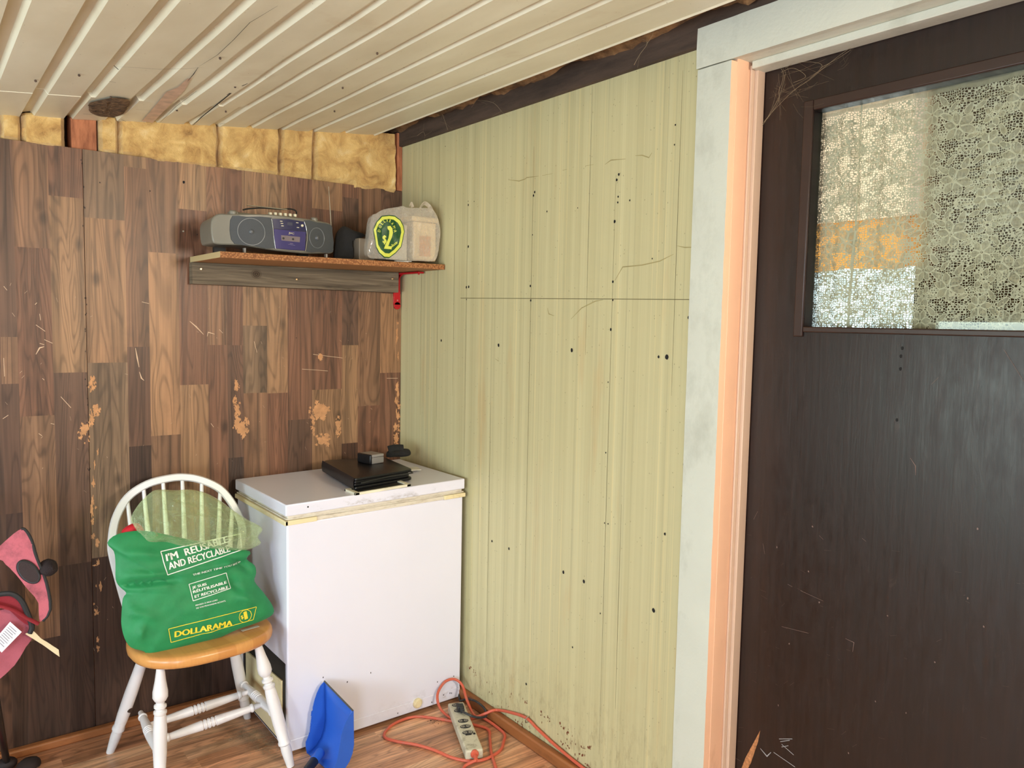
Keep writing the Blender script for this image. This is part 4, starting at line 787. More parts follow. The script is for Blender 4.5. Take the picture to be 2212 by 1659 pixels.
for i in range(len(ys_)-1):
    for j in range(5): bm.faces.new((gv[i][j], gv[i+1][j], gv[i+1][j+1], gv[i][j+1])).material_index = 0 if j < 4 else 1
def pet(cx, cy, r, n, a0, w, flat=1.0):
    for k in range(n):
        a = a0+2*pi*k/n; vs = []; ca, sa = cos(a), sin(a)
        for q in range(14):
            th = 2*pi*q/14; x_ = r*(.60+.42*cos(th)); y_ = r*.30*sin(th)*(1+.35*cos(th))
            x_ *= 1+.10*cos(3*th)
            vs.append((cx+x_*ca-y_*sa, cy+(x_*sa+y_*ca)*flat))
        bm.faces.new([bm.verts.new((p[0], p[1], w)) for p in vs]).material_index = 1
        outline(vs, .0009, w+.0004)
def outline(vs, wd, w):
    n = len(vs); I = []; O = []
    for i, p in enumerate(vs):
        a_, b_ = vs[i-1], vs[(i+1) % n]; tx, ty = b_[0]-a_[0], b_[1]-a_[1]; l = sqrt(tx*tx+ty*ty) or 1
        I.append(bm.verts.new((p[0]-ty/l*wd, p[1]+tx/l*wd, w))); O.append(bm.verts.new((p[0]+ty/l*wd, p[1]-tx/l*wd, w)))
    for i in range(n):
        bm.faces.new((I[i], I[(i+1) % n], O[(i+1) % n], O[i])).material_index = 2
def leaf(cx, cy, r, a, w):
    vs = []
    for q in range(12):
        th = 2*pi*q/12; x_ = r*cos(th); y_ = r*.42*sin(th)*(1-.3*cos(th)); vs.append((cx+x_*cos(a)-y_*sin(a), cy+x_*sin(a)+y_*cos(a)))
    bm.faces.new([bm.verts.new((p[0], p[1], w)) for p in vs]).material_index = 1; outline(vs, .0009, w+.0004)
def medal(cx, cy, rx, ry, w):
    vs = [(cx+rx*cos(2*pi*q/16)*(1+.08*cos(2*pi*q/2)), cy+ry*sin(2*pi*q/16)*(1+.08*cos(2*pi*q/2))) for q in range(16)]; outline(vs, .0008, w)
    for i in range(-2, 3):
        for j in range(-1, 2):
            px = cx+(i+.5*(j % 2))*rx*.40; py = cy+j*ry*.52
            if ((px-cx)/rx)**2+((py-cy)/ry)**2 < .72:
                outline([(px+rx*.2*cos(2*pi*q/6), py+rx*.2*sin(2*pi*q/6)) for q in range(6)], .0007, w)
        
TW, TH = .125, .118
for i in range(-1, 6):
    for j in range(-1, 7):
        ox = -2.50+i*TW; oy = 1.45+j*TH+(.0 if i % 2 == 0 else .035)
        for kind_, dx, dy, s_, an in (('f', .030, .030, .030, .3), ('f', .092, .070, .025, 1.0), ('r', .085, .010, .022, .6), ('l', .058, .058, .015, .5), ('l', .040, .078, .014, 2.3), ('l', .066, .094, .014, 1.0), ('l', .012, .068, .013, 1.9), ('l', .115, .038, .013, -.4), ('m', .012, .098, .016, .012), ('m', .058, .018, .015, .012), ('m', .118, .100, .017, .013), ('l', .090, .104, .010, .2), ('l', .002, .010, .011, 2.6)):
            cx, cy = ox+dx, oy+dy
            if not (-2.47 < cx < -1.87 and 1.47 < cy < 2.02): continue
            h = nz(cx*40, cy*40)*.3
            if kind_ == 'f': pet(cx, cy, s_, 6, an+h, .0003); outline([(cx+.004*cos(q), cy+.004*sin(q)) for q in [2*pi*k/8 for k in range(8)]], .0008, .0009)
            elif kind_ == 'r':
                pet(cx, cy, s_, 5, an+h, .0003); outline([(cx+s_*.42*cos(q), cy+s_*.36*sin(q)) for q in [2*pi*k/12 for k in range(12)]], .0007, .0009); outline([(cx+s_*.2*cos(q), cy+s_*.24*sin(q)) for q in [2*pi*k/8 for k in range(8)]], .0007, .0009)
            elif kind_ == 'l': leaf(cx, cy, s_, an+h, .0003)
            else: medal(cx, cy, s_, an, .0003)
# header casing and side hem
for z in (2.005, 2.04): ribbon(bm, [(-2.5, z), (-2.2, z+.001), (-1.86, z)], .004 if z > 2.02 else .001, .0005, 1, False)
ribbon(bm, [(-1.884, 1.46), (-1.884, 2.07)], .006, .0005, 1, False)
for q_ in range(6):
    ribbon(bm, [(-1.981-.005*q_/5, 1.46+.1*q_), (-1.982-.005*(q_+1)/5, 1.56+.1*q_ if q_ < 5 else 2.07)], .0022, .0012, 2, False)
grid_cut(bm, .0133, None)
warp(bm, fold)
tag(emit('lace_curtain', bm, [M_net, M_lsolid, M_lline], loc=(.16, -2.2, 2.05), smooth=False), 'cream floral lace curtain hanging behind the door glass', 'curtain')

# cobwebs
M_web = mat('dusty_cobweb', hx(140, 122, 96), .9)
bm = BM()
for sg in D['webdoor']: tube(bm, catmull(sg, 5), .0004, 4)
for k in range(34):
    a = Vector(D['webdoor'][0][0]).lerp(Vector(D['webdoor'][0][-1]), random.random())+Vector((0, random.gauss(0, .01), random.gauss(0, .02)))
    b = Vector(D['webdoor'][1][random.randrange(5)])+Vector((random.uniform(-.01, 0), random.gauss(0, .012), random.gauss(0, .015)))
    if random.random() < .4: b = a+Vector((0, random.gauss(0, .03), random.gauss(0, .03)))
    tube(bm, [a, (a+b)/2+Vector((0, 0, -.004)), b], .00013, 3)
tag(emit('cobweb', bm, M_web, loc=(.09, -1.8, 2.1)), 'dusty cobweb across the upper left corner of the dark door', 'cobweb')
bm = BM()
for sg in D['webbeam']:
    tube(bm, catmull(sg, 5), .0006, 4)
    for k in range(5):
        a = Vector(random.choice(sg)); b = a+Vector((random.uniform(-.02, .02), random.gauss(0, .03), random.gauss(0, .02))); tube(bm, [a, b], .0002, 3)
tag(emit('cobweb', bm, M_web, loc=(-.04, -.8, 2.25)), 'stray cobweb threads hanging from the dark beam over green wall', 'cobweb', kind='stuff')
# ================================================================ objects
def lathe_mat(n, c, r=.35, **k): return mat(n, c, r, **k)
M_white = stained('worn_white_chair_paint', hx(226, 223, 224), hx(170, 140, 116), .3, (3, 3, 3), .6, .85, .5)
M_whiteap = None
def freezer_mat():
    t = NT('white_enamel'); P = t.pos(); sx = t.n('ShaderNodeSeparateXYZ'); t.l(P, sx.inputs[0])
    c = t.mix(t.noise(P, 3, 3), hx(220, 221, 236), hx(229, 229, 242))
    g = t.ramp(t.noise(t.scale(P, (14, 14, 26)), 1.0, 6, .72), [(.52, 0), (.70, 1)])
    band = t.ramp(sx.outputs[2], [(.80, 0), (.842, .0), (.85, 1), (.872, .1), (.882, 0)])
    mx_ = t.ramp(t.math('MULTIPLY_ADD', sx.outputs[0], 1.0, 1.0), [(.30, .1), (.5, 1), (.85, .8), (.95, .2)])
    low = t.math('MULTIPLY', t.ramp(sx.outputs[2], [(.02, 1), (.10, 0)]), t.ramp(t.math('ADD', sx.outputs[0], 1.0), [(.5, 0), (.95, 1)]))
    k = t.math('MULTIPLY', g, t.math('MAXIMUM', t.math('MULTIPLY', band, mx_), low))
    c = t.mix(t.math('MULTIPLY', k, .8), c, hx(130, 116, 104))
    return t.done(t.bsdf(c, .28, 0, t.bump(t.noise(P, 5, 2), .05, .004), .5))
M_enamel = freezer_mat()
M_cream = stained('yellowed_cream_plastic', hx(228, 214, 172), hx(160, 130, 90), .45, (8, 8, 8), .55, .8, .6)
M_gasket = stained('dirty_rubber_seal', hx(216, 208, 192), hx(140, 118, 92), .6, (6, 6, 40), .5, .72, .7)
M_dark = mat('shadow_gap_black_plastic', hx(30, 28, 26), .6)

# ---- chest freezer
sh = lambda x, y, z: (x, y, z+.018*(x+.38)*(z/.88))
fz = thing('chest_freezer', (-.378, -.285, 0), 'white chest freezer standing in the corner with a grimy lid edge', 'freezer')
bm = BM(); box(bm, -.732, -.022, -.536, -.035, .012, .815); warp(bm, sh); emit('body', bm, M_enamel, fz, bevel=.006, bseg=3)
bm = BM(); box(bm, -.738, -.018, -.542, -.030, .843, .883); warp(bm, sh); emit('lid', bm, M_enamel, fz, bevel=.004, bseg=3)
bm = BM(); box(bm, -.728, -.026, -.533, -.04, .815, .843); box(bm, -.735, -.019, -.537, -.035, .829, .834); warp(bm, sh); emit('gasket', bm, M_gasket, fz, bevel=.002)
bm = BM()
box(bm, -.741, -.628, -.545, -.533, .812, .828); box(bm, -.742, -.730, -.545, -.036, .812, .828); warp(bm, sh); emit('corner_trim', bm, M_cream, fz, bevel=.002)
bm = BM(); box(bm, -.112, -.015, -.544, -.533, .812, .828); warp(bm, sh); emit('corner_trim', bm, M_cream, fz, bevel=.002)
bm = BM(); box(bm, -.628, -.112, -.5385, -.533, .813, .826); warp(bm, sh); emit('front_trim', bm, M_gasket, fz, bevel=.001)
px_, py_, pz_ = D['plug']
bm = BM(); lathe(bm, (px_, -.531, pz_), (px_, -.548, pz_), [(0, .019), (.7, .019), (.75, .0165), (.85, .0165), (.9, .014), (1, .013)], 24); emit('drain_plug', bm, M_cream, fz)
bm = BM(); box(bm, -.734, -.024, -.5375, -.530, .012, .052); emit('kick_plate', bm, M_enamel, fz, bevel=.002, label='dirty strip along the foot of the freezer')
# compressor cover low on the left side
bm = BM(); box(bm, -.7405, -.733, -.50, -.14, .035, .235)
for v in bm.verts:
    if v.co.z > .2 and v.co.y < -.4: v.co.z += .02
emit('side_cover', bm, M_cream, fz, bevel=.002, label='pale cream compressor cover low on the side')
bm = BM(); box(bm, -.7335, -.731, -.52, -.12, .02, .32); box(bm, -.739, -.731, -.125, -.10, .1, .36); emit('side_recess_shade', bm, M_dark, fz, bevel=.001)  # flat dark sheet with the gap's shade put into its colour, plus frame bar
bm = BM(); box(bm, -.745, -.733, -.11, -.085, .16, .30); emit('hinge_bracket', bm, M_white, fz, bevel=.003)
bm = BM()
for x, z in D['marksF']:
    blob(bm, x, z, .0022, .003, 9, .4, x*31)
warp(bm, lambda u, v, w: (u, -.5385 if v < .06 else -.5367, v)); tag(emit('dark_spots', bm, M_black, fz, smooth=False), kind='stuff')
bm = BM(); lathe(bm, (-.66, -.541, .866), (-.66, -.543, .866), [(0, .0028), (1, .0028)], 10); warp(bm, sh); emit('keyhole', bm, M_black, fz)
for x, y in ((-.70, -.50), (-.06, -.50), (-.70, -.07), (-.06, -.07)):
    bm = BM(); lathe(bm, (x, y, 0), (x, y, .016), [(0, .018), (1, .018)], 14); emit('foot', bm, M_dark, fz)

# ---- things on the freezer
ZF = .887
M_leather = mat('black_leather', (.006, .006, .007), .34, bump=.2, bs=260, spec=.35)
M_blackcloth = mat('black_cloth', (.012, .012, .012), .9, bump=.5, bs=300)
tr = thing('picture_frame', (-.375, -.50, ZF-.003), 'thin cream frame lying flat under the black leather portfolio', 'frame')
bm = BM()
for x0, x1, y0, y1 in ((-.487, -.262, -.548, -.538), (-.487, -.262, -.47, -.46), (-.487, -.470, -.548, -.46), (-.279, -.262, -.548, -.46)): box(bm, x0, x1, y0, y1, ZF-.003, ZF+.006)
for v in bm.verts: v.co.z += .004*(v.co.x+.375)/.11
emit('border', bm, mat('cream_card', hx(226, 220, 196), .5), tr, bevel=.001)
bm = BM(); box(bm, -.47, -.279, -.539, -.469, ZF-.002, ZF+.0025)
for v in bm.verts: v.co.z += .004*(v.co.x+.375)/.11
emit('dark_insert', bm, mat('dark_print', hx(50, 48, 44), .4), tr)
pf = thing('portfolio', (-.31, -.32, ZF+.004), 'black zipped leather portfolio lying flat on the freezer lid', 'portfolio')
quad = [(-.472, -.512), (-.205, -.462), (-.17, -.165), (-.42, -.105)]
def rquad(q, r, n=5):
    out = []; N = len(q)
    for i in range(N):
        p, a, b = Vector(q[i]).to_3d(), Vector(q[i-1]).to_3d(), Vector(q[(i+1) % N]).to_3d()
        r_ = r[i] if isinstance(r, (list, tuple)) else r
        A = p+(a-p).normalized()*r_; B = p+(b-p).normalized()*r_
        for k in range(n+1):
            t = k/n; out.append(A*(1-t)**2+p*2*t*(1-t)+B*t*t)
    return [(p.x, p.y) for p in out]
for k in range(4):
    qs = [(x-(.0 if i in (0, 3) else .006*((k*7) % 3)), y+(.004*((k*5) % 3) if i in (0, 1) else 0)) for i, (x, y) in enumerate(quad)]
    ol = rquad(qs, [.012, .02, .04, .05], 6); c_ = (sum(p[0] for p in ol)/len(ol), sum(p[1] for p in ol)/len(ol))
    bm = BM(); z0 = ZF+.004+k*.0105; T_ = .0098
    lv = []
    for fr_, dz in ((.992, 0), (1, .003), (1, T_-.003), (.992, T_), (.9, T_+.001*(k == 3)), (.6, T_+.004*(k == 3)), (.3, T_+.006*(k == 3))):
        lv.append([bm.verts.new((c_[0]+(p[0]-c_[0])*fr_, c_[1]+(p[1]-c_[1])*fr_, z0+dz-(.010*k/3*max(0, (p[0]+.30)/.12)*0))) for p in ol])
    for a_, b_ in zip(lv, lv[1:]):
        for i in range(len(ol)): bm.faces.new((a_[i], a_[(i+1) % len(ol)], b_[(i+1) % len(ol)], b_[i]))
    bm.faces.new(lv[-1]); bm.faces.new(lv[0][::-1])
    emit('cover' if k in (0, 3) else 'inner_fold', bm, M_leather, pf, ang=50)
bm = BM(); tube(bm, catmull([(-.45, -.517, ZF+.028), (-.38, -.505, ZF+.032), (-.30, -.488, ZF+.034), (-.22, -.470, ZF+.032), (-.197, -.44, ZF+.03), (-.185, -.34, ZF+.03)], 6), .0028, 6); emit('zip', bm, mat('black_zip', (.02, .02, .02), .3), pf)
bm = BM()  # spine
A_, B_ = Vector((-.472, -.512, 0)), Vector((-.422, -.12, 0)); d_ = (B_-A_).normalized(); n_ = Vector((-d_.y, d_.x, 0)); L = []
for i in range(13):
    p = A_.lerp(B_, .01+.98*i/12); L.append([bm.verts.new(p+n_*(.004*sin(pi*q/6))+Vector((0, 0, ZF+.004+.043*q/6))) for q in range(7)])
for i in range(12):
    for q in range(6): bm.faces.new((L[i][q], L[i+1][q], L[i+1][q+1], L[i][q+1]))
emit('spine', bm, M_leather, pf)
gb = thing('small_case', (-.28, -.27, ZF+.05), 'small hinged grey case with a black end lying on the portfolio', 'case')
ZP = ZF+.051
ex, ey = Vector((.97, .20, 0)).normalized(), Vector((-.20, .97, 0)).normalized()
c_ = Vector((-.315, -.325, 0))+ex*.036+ey*.040; c_.z = ZP+.019
bm = BM(); obox(bm, c_-Vector((0, 0, .006))+ex*.003, ex, ey, (0, 0, 1), .030, .040, .0125); emit('base', bm, mat('grey_plastic', hx(128, 124, 120), .4), gb, bevel=.003)
bm = BM(); obox(bm, c_+Vector((0, 0, .0125))+ex*.003, ex, ey, (0, 0, 1), .030, .040, .0057); emit('lid', bm, mat('grey_plastic_lid', hx(140, 134, 128), .38), gb, bevel=.003)
bm = BM(); obox(bm, c_-ex*.031, ex, ey, (0, 0, 1), .005, .041, .019); emit('end_cap', bm, M_leather, gb, bevel=.004, label='black end')
bp = Pillow([(-.050, .0), (-.047, .022), (-.02, .032), (.03, .031), (.048, .024), (.052, .005), (.03, -.002), (-.03, -.002)], .035, .035, frame_of((-.115, -.19, ZP-.004), (1, -.30, 0)), lambda u, v: .004*nz(u*40, v*40), n=3)
pch = thing('pouch', (-.115, -.2, ZP), 'soft black cloth pouch beside the small grey case', 'pouch')
emit('body', bp.mesh(8), M_blackcloth, pch)
bm = BM(); tube(bm, catmull([(-.160, -.185, ZP+.027), (-.13, -.195, ZP+.033), (-.10, -.205, ZP+.031)], 6), .018, 8, flat=.3); emit('flap', bm, M_blackcloth, pch)
bm = BM(); obox(bm, (-.130, -.30, ZF+.012), (.95, -.25, 0), (.25, .95, 0), (0, 0, 1), .045, .03, .0012)
for v in bm.verts: v.co.z += 0
tag(emit('white_card', bm, mat('white_card_paper', hx(224, 222, 212), .5), loc=(-.13, -.3, ZF)), 'white card poking out from under the black pouch', 'card')

# ---- windsor chair
ch = thing('windsor_chair', (-.985, -.40, 0), 'white hoop-back chair with a natural wood seat beside the freezer', 'chair')
def seat_mat():
    t = NT('varnished_block_wood'); P = t.pos(); sx = t.n('ShaderNodeSeparateXYZ'); t.l(P, sx.inputs[0])
    k = t.math('FLOOR', t.math('MULTIPLY', t.math('ADD', sx.outputs[0], t.math('MULTIPLY', sx.outputs[1], .12)), 17.0))
    w_ = t.n('ShaderNodeTexWhiteNoise', noise_dimensions='1D'); t.l(k, w_.inputs['W'])
    g = t.noise(t.scale(P, (120, 5, 40)), 1.0, 3)
    c = t.mix(w_.outputs[0], hx(216, 158, 92), hx(200, 138, 76)); c = t.mix(t.math('MULTIPLY', g, .5), c, hx(176, 112, 58))
    return t.done(t.bsdf(c, .28, 0, None, .5))
M_seat = seat_mat()
sc_ = Vector((-.985, -.418, 0)); ya = radians(3)
def se(a, s_=1.0, n=2.7):
    ca, sa = cos(a), sin(a); x = .222*s_*abs(ca)**(2/n)*(1 if ca > 0 else -1); y = .198*s_*abs(sa)**(2/n)*(1 if sa > 0 else -1)
    if y > 0: x *= 1-.12*(y/.2)
    return (sc_.x+x*cos(ya)-y*sin(ya), sc_.y+x*sin(ya)+y*cos(ya))
bm = BM(); N = 56; lv = []
for s_, z in ((.0, .427), (.5, .427), (.93, .427), (.975, .430), (.995, .437), (1, .446), (.995, .455), (.975, .462), (.94, .465), (.8, .463), (.5, .460), (.2, .459)):
    if s_ == 0: lv.append([bm.verts.new((sc_.x, sc_.y, z))]); continue
    lv.append([bm.verts.new((*se(2*pi*k/N, s_), z)) for k in range(N)])
lv.append([bm.verts.new((sc_.x, sc_.y, .459))])
for a_, b_ in zip(lv, lv[1:]):
    for k in range(N):
        if len(a_) == 1: bm.faces.new((a_[0], b_[(k+1) % N], b_[k]))
        elif len(b_) == 1: bm.faces.new((a_[k], a_[(k+1) % N], b_[0]))
        else: bm.faces.new((a_[k], a_[(k+1) % N], b_[(k+1) % N], b_[k]))
st = emit('seat', bm, M_seat, ch, ang=60)
bm = BM(); obox(bm, (-.845, -.50, .4650), (.98, .16, 0), (-.16, .98, 0), (0, 0, 1), .030, .006, .0006); emit('tape_strip', bm, mat('worn_grey_tape', hx(190, 184, 168), .4), st)
legs = dict(BL=((-1.12, -.33, .43), (-1.215, -.162, 0)), BR=((-.85, -.29, .43), (-.755, -.20, 0)), FL=((-1.138, -.55, .43), (-1.14, -.53, 0)), FR=((-.835, -.535, .43), (-.747, -.601, 0)))
legs['FL'] = ((-1.136, -.540, .43), (-1.143, -.532, 0))
FP = [(0, .0115), (.05, .013), (.12, .0165), (.20, .0225), (.24, .0225), (.265, .017), (.275, .0125), (.29, .0125), (.30, .0185), (.315, .0185), (.325, .013), (.335, .013), (.345, .0195), (.36, .0195), (.37, .0165), (.39, .018), (.48, .0205), (.65, .0205), (.79, .0175), (.80, .0205), (.815, .0205), (.825, .0165), (.87, .0175), (1, .0125)]
RP = [(0, .013), (.2, .0175), (.45, .0205), (.65, .020), (.76, .0175), (.77, .0205), (.785, .0205), (.795, .0165), (.85, .0175), (1, .0125)]
for k in ('BL', 'BR', 'FL', 'FR'):
    bm = BM(); lathe(bm, *legs[k], FP if k[0] == 'F' else RP, 22); lg = emit('leg', bm, M_white, ch, ang=40)
    if k == 'BL':
        a_ = Vector(legs[k][0]).lerp(Vector(legs[k][1]), .60)+Vector((.008, -.016, 0))
        bm = BM(); lathe(bm, a_, a_+Vector((.004, -.006, 0)), [(0, .0085), (1, .008)], 14); emit('empty_socket', bm, mat('dark_socket', hx(60, 40, 28), .9), lg, label='dark empty hole where a stretcher came out')
def at(k, z):
    a_, b_ = Vector(legs[k][0]), Vector(legs[k][1]); t = (a_.z-z)/a_.z; return a_.lerp(b_, t)
SP = [(0, .008), (.08, .0095), (.10, .0105), (.11, .0145), (.125, .0145), (.135, .0115), (.3, .0145), (.42, .0165), (.425, .0135), (.435, .0135), (.44, .0165), (.455, .0165), (.46, .0135), (.47, .0135), (.475, .0165), (.49, .0165), (.495, .0135), (.505, .0135), (.51, .0165), (.525, .0165), (.53, .0135), (.54, .0135), (.545, .0165), (.7, .0145), (.865, .0115), (.875, .0145), (.89, .0145), (.90, .0105), (.92, .0095), (1, .008)]
RS = (at('BR', .165), at('FR', .172)); LS = (at('BL', .165)+Vector((.045, -.02, -.012)), at('FL', .135))
for a_, b_ in (RS, LS, (LS[0].lerp(LS[1], .33), RS[0].lerp(RS[1], .30)), (LS[0].lerp(LS[1], .70), RS[0].lerp(RS[1], .66))):
    bm = BM(); lathe(bm, a_, b_, SP, 18); emit('stretcher', bm, M_white, ch, ang=40)
hf = frame_of((-1.1, -.2, .45), (1, -.1, 0), .2)
hp = [(-.045, .0), (-.062, .07), (-.080, .155), (-.095, .235), (-.097, .279), (-.083, .357), (-.043, .427), (.022, .468), (.095, .482), (.146, .481), (.200, .466), (.260, .430), (.299, .377), (.325, .319), (.334, .279), (.331, .235), (.315, .155), (.295, .07), (.280, .0)]
bm = BM(); P_ = [hf(u, v, 0) for u, v in hp]; P_ = catmull(P_, 5); Nn = hf(0, 0, 1)-hf(0, 0, 0)
rings = []
for i, p in enumerate(P_):
    t_ = (P_[min(i+1, len(P_)-1)]-P_[max(i-1, 0)]).normalized(); s_ = t_.cross(Nn).normalized()
    rings.append([bm.verts.new(p+s_*a*.0135+Nn*b*.010) for a, b in ((-1, -.5), (-.7, -1), (.7, -1), (1, -.5), (1, .5), (.7, 1), (-.7, 1), (-1, .5))])
for a_, b_ in zip(rings, rings[1:]):
    for k in range(8): bm.faces.new((a_[k], a_[(k+1) % 8], b_[(k+1) % 8], b_[k]))
bm.faces.new(rings[0]); bm.faces.new(rings[-1]); emit('hoop', bm, M_white, ch, ang=50)
hpc = catmull([(u, v, 0) for u, v in hp], 8)
for u in (-.045, .008, .072, .136, .201, .263, .305):
    vt = max((q.y for q in hpc if abs(q.x-u) < .008), default=.4)-.004; ub = .118+(u-.118)*.78
    bm = BM(); lathe(bm, hf(ub, 0, 0), hf(u, vt, 0), [(0, .007), (.3, .0105), (.5, .0095), (1, .0062)], 12); emit('spindle', bm, M_white, ch)

# ---- green shopping bag on the seat
GBf = frame_of((-1.13, -.51, .45), (1, 0, 0), .2)
folds = [((-.13, .232), (.06, .222), .008, -.013), ((-.12, .26), (.02, .247), .010, .008), ((.235, .262), (.30, .20), .010, -.010), ((.19, .236), (.26, .262), .008, .009), ((-.10, .16), (-.02, .12), .014, .008), ((.24, .14), (.30, .10), .018, .010), ((.06, .235), (.24, .245), .006, .006),
         ((.22, .2), (.25, .15), .012, -.008), ((-.05, .10), (-.06, .06), .012, .009), ((.13, .045), (.17, .028), .009, .008), ((-.09, .33), (.03, .30), .012, .006), ((.2, .30), (.29, .27), .006, .007)]
def gw(u, v):
    r = .0045*nz(u*10, v*12, 1)+.0022*nz(u*28, v*30, 2)
    for a, b, wd, am in folds:
        d, t = seg_dist(u, v, a, b); r += 1.5*am*exp(-(d/wd)**2)*sin(pi*(.12+.76*t))
    return r
GB = Pillow(D['bag_out'], .030, .10, GBf, gw, 2.4, 3)
M_greenbag = None
t = NT('green_woven_plastic'); P = t.pos(); n = t.noise(P, 26, 4)
M_greenbag = t.done(t.bsdf(t.mix(n, hx(18, 112, 62), hx(30, 138, 80)), .55, 0, t.bump(t.math('ADD', t.noise(P, 500, 2), t.noise(P, 45, 4)), .3, .0015), .4, sheen=.15))
gb_ = thing('shopping_bag', (-1.02, -.46, .466), 'full green reusable shopping bag leaning on the white hoop-back chair', 'bag')
body = emit('bag_body', GB.mesh(26), M_greenbag, gb_, ang=80)
M_ink = mat('white_print', hx(226, 228, 220), .6, var=.05); M_yel = mat('yellow_print', hx(226, 206, 54), .6, var=.12, vs=60)
T_ = {k[2:]: v for k, v in D.items() if k.startswith('t_')}
def bagprint(name, bmx, m_, parent, pil, off=.0020):
    warp(bmx, lambda u, v, w: pil.front(u, v, off+w)); return emit(name, bmx, m_, parent, smooth=False)
def ln(key, body_, bold=.02, clip=None):
    a, b, c = T_[key][:3]; h = abs(c[1]-a[1])*(.68 if key in ('js', 're', 'et', 'nt', 'pe', 'de') else .92)
    return text_bm(body_, a[0], a[1], b[0], b[1], max(h, .003), bold, .0006, .005)
W_ = BM()
merge(W_, ln('im', "I'M  REUSABLE", .022)); merge(W_, ln('andr', 'AND RECYCLABLE', .022))
merge(W_, ln('nt', 'THE NEXT TIME YOU SHOP', .02))
merge(W_, ln('js', 'JE SUIS', .025)); merge(W_, ln('re', 'RÉUTILISABLE', .025)); merge(W_, ln('et', 'ET RECYCLABLE', .025))
merge(W_, ln('pe', 'PENSEZ À MOI LORS', .02)); merge(W_, ln('de', 'DE VOS PROCHAINS ACHATS.', .02))
def frame_line(dst, q, wd):
    P_ = [Vector((p[0], p[1], 0)) for p in q]; N_ = len(P_)
    for i in range(N_):
        a, b = P_[i], P_[(i+1) % N_]; n = max(2, int((b-a).length/.008))
        ribbon(dst, [(*(a+(b-a)*k/n).xy,) for k in range(n+1)], wd, .0003, 0, False)
frame_line(W_, T_['box1'], .0014); frame_line(W_, T_['box2'], .0011)
bagprint('white_lettering', W_, M_ink, body, GB)
W_ = BM(); merge(W_, ln('dol', 'DOLLARAMA', .03)); frame_line(W_, T_['box3'], .0011)
cx, cy = T_['coin'][0]; cr = .021
frame_line(W_, [(cx+cr*cos(2*pi*k/10), cy+cr*sin(2*pi*k/10)) for k in range(10)], .0010)
merge(W_, text_bm('$', cx-.014, cy-.008, cx-.005, cy-.006, .012, .03, .0006, .01)); merge(W_, text_bm('1', cx-.002, cy-.012, cx+.009, cy-.010, .027, .05, .0006, .01))
bagprint('yellow_lettering', W_, M_yel, body, GB)
# seam piping on the left edge
bm = BM(); e_ = [p for p in GB.o]; tube(bm, [GBf(p.x, p.y, 0) for p in e_ if p.x < -.03 and p.y > .02][:], .0016, 5) if False else None; bm.free()
# red cloth showing in the bag mouth
rb = Pillow(D['redbit'], .02, .03, frame_of((-1.13, -.47, .45), (1, 0, 0), .2), lambda u, v: .004*nz(u*30, v*30), n=3)
tag(emit('red_cloth', rb.mesh(7), mat('red_cloth', hx(196, 24, 40), .7), loc=(-1.17, -.4, .8)), 'bright red cloth peeping out of the green shopping bag', 'cloth')
# green tinted clear plastic bag
def film_mat(name, col, a0=.22, a1=.62, rough=.12):
    t = NT(name); P = t.pos()
    bp_ = t.bump(t.noise(P, 24, 5, .6, 1.2), 1.0, .012)
    d = t.n('ShaderNodeBsdfPrincipled'); d.inputs['Base Color'].default_value = (*col, 1); d.inputs['Roughness'].default_value = rough
    d.inputs['Specular IOR Level'].default_value = .9; t.l(bp_, d.inputs['Normal']); d.inputs['Coat Weight'].default_value = .6
    tp = t.n('ShaderNodeBsdfTransparent'); tp.inputs[0].default_value = (*[min(1, .55+.45*x/max(col)) for x in col], 1)
    lw = t.n('ShaderNodeLayerWeight'); lw.inputs[0].default_value = .45; t.l(bp_, lw.inputs['Normal'])
    f_ = t.ramp(lw.outputs['Facing'], [(.1, a0), (.75, a1)])
    mx = t.n('ShaderNodeMixShader'); t.l(f_, mx.inputs[0]); t.l(tp.outputs[0], mx.inputs[1]); t.l(d.outputs[0], mx.inputs[2]); return t.done(mx.outputs[0])
def fw(u, v):
    r = .014*nz(u*13, v*15, 5)+.010*abs(nz(u*26, v*34, 6))+.006*abs(nz(u*60, v*50, 7))
    for a, b, wd, am in (((.02, .50), (.05, .36), .006, .008), ((.07, .47), (.28, .40), .006, -.010), ((.05, .43), (.25, .38), .005, .009), ((.13, .33), (.28, .32), .006, .012), ((.17, .35), (.3, .36), .004, .010), ((-.04, .45), (0, .37), .006, .007), ((.1, .50), (.14, .42), .006, -.008), ((.21, .31), (.26, .35), .004, .010)):
        d, t_ = seg_dist(u, v, a, b); r += am*exp(-(d/wd)**2)
    return r
FB = Pillow(D['film'], .048, .0, frame_of((-1.13, -.51, .45), (1, 0, 0), .2), fw, 2.2, 5)
tag(emit('plastic_film_bag', FB.mesh(30), film_mat('green_clear_plastic', hx(206, 222, 178), .13, .62, .07), loc=(-1.0, -.45, .85), ang=28), 'crumpled pale green see-through plastic stuffed in top of green bag', 'plastic bag')

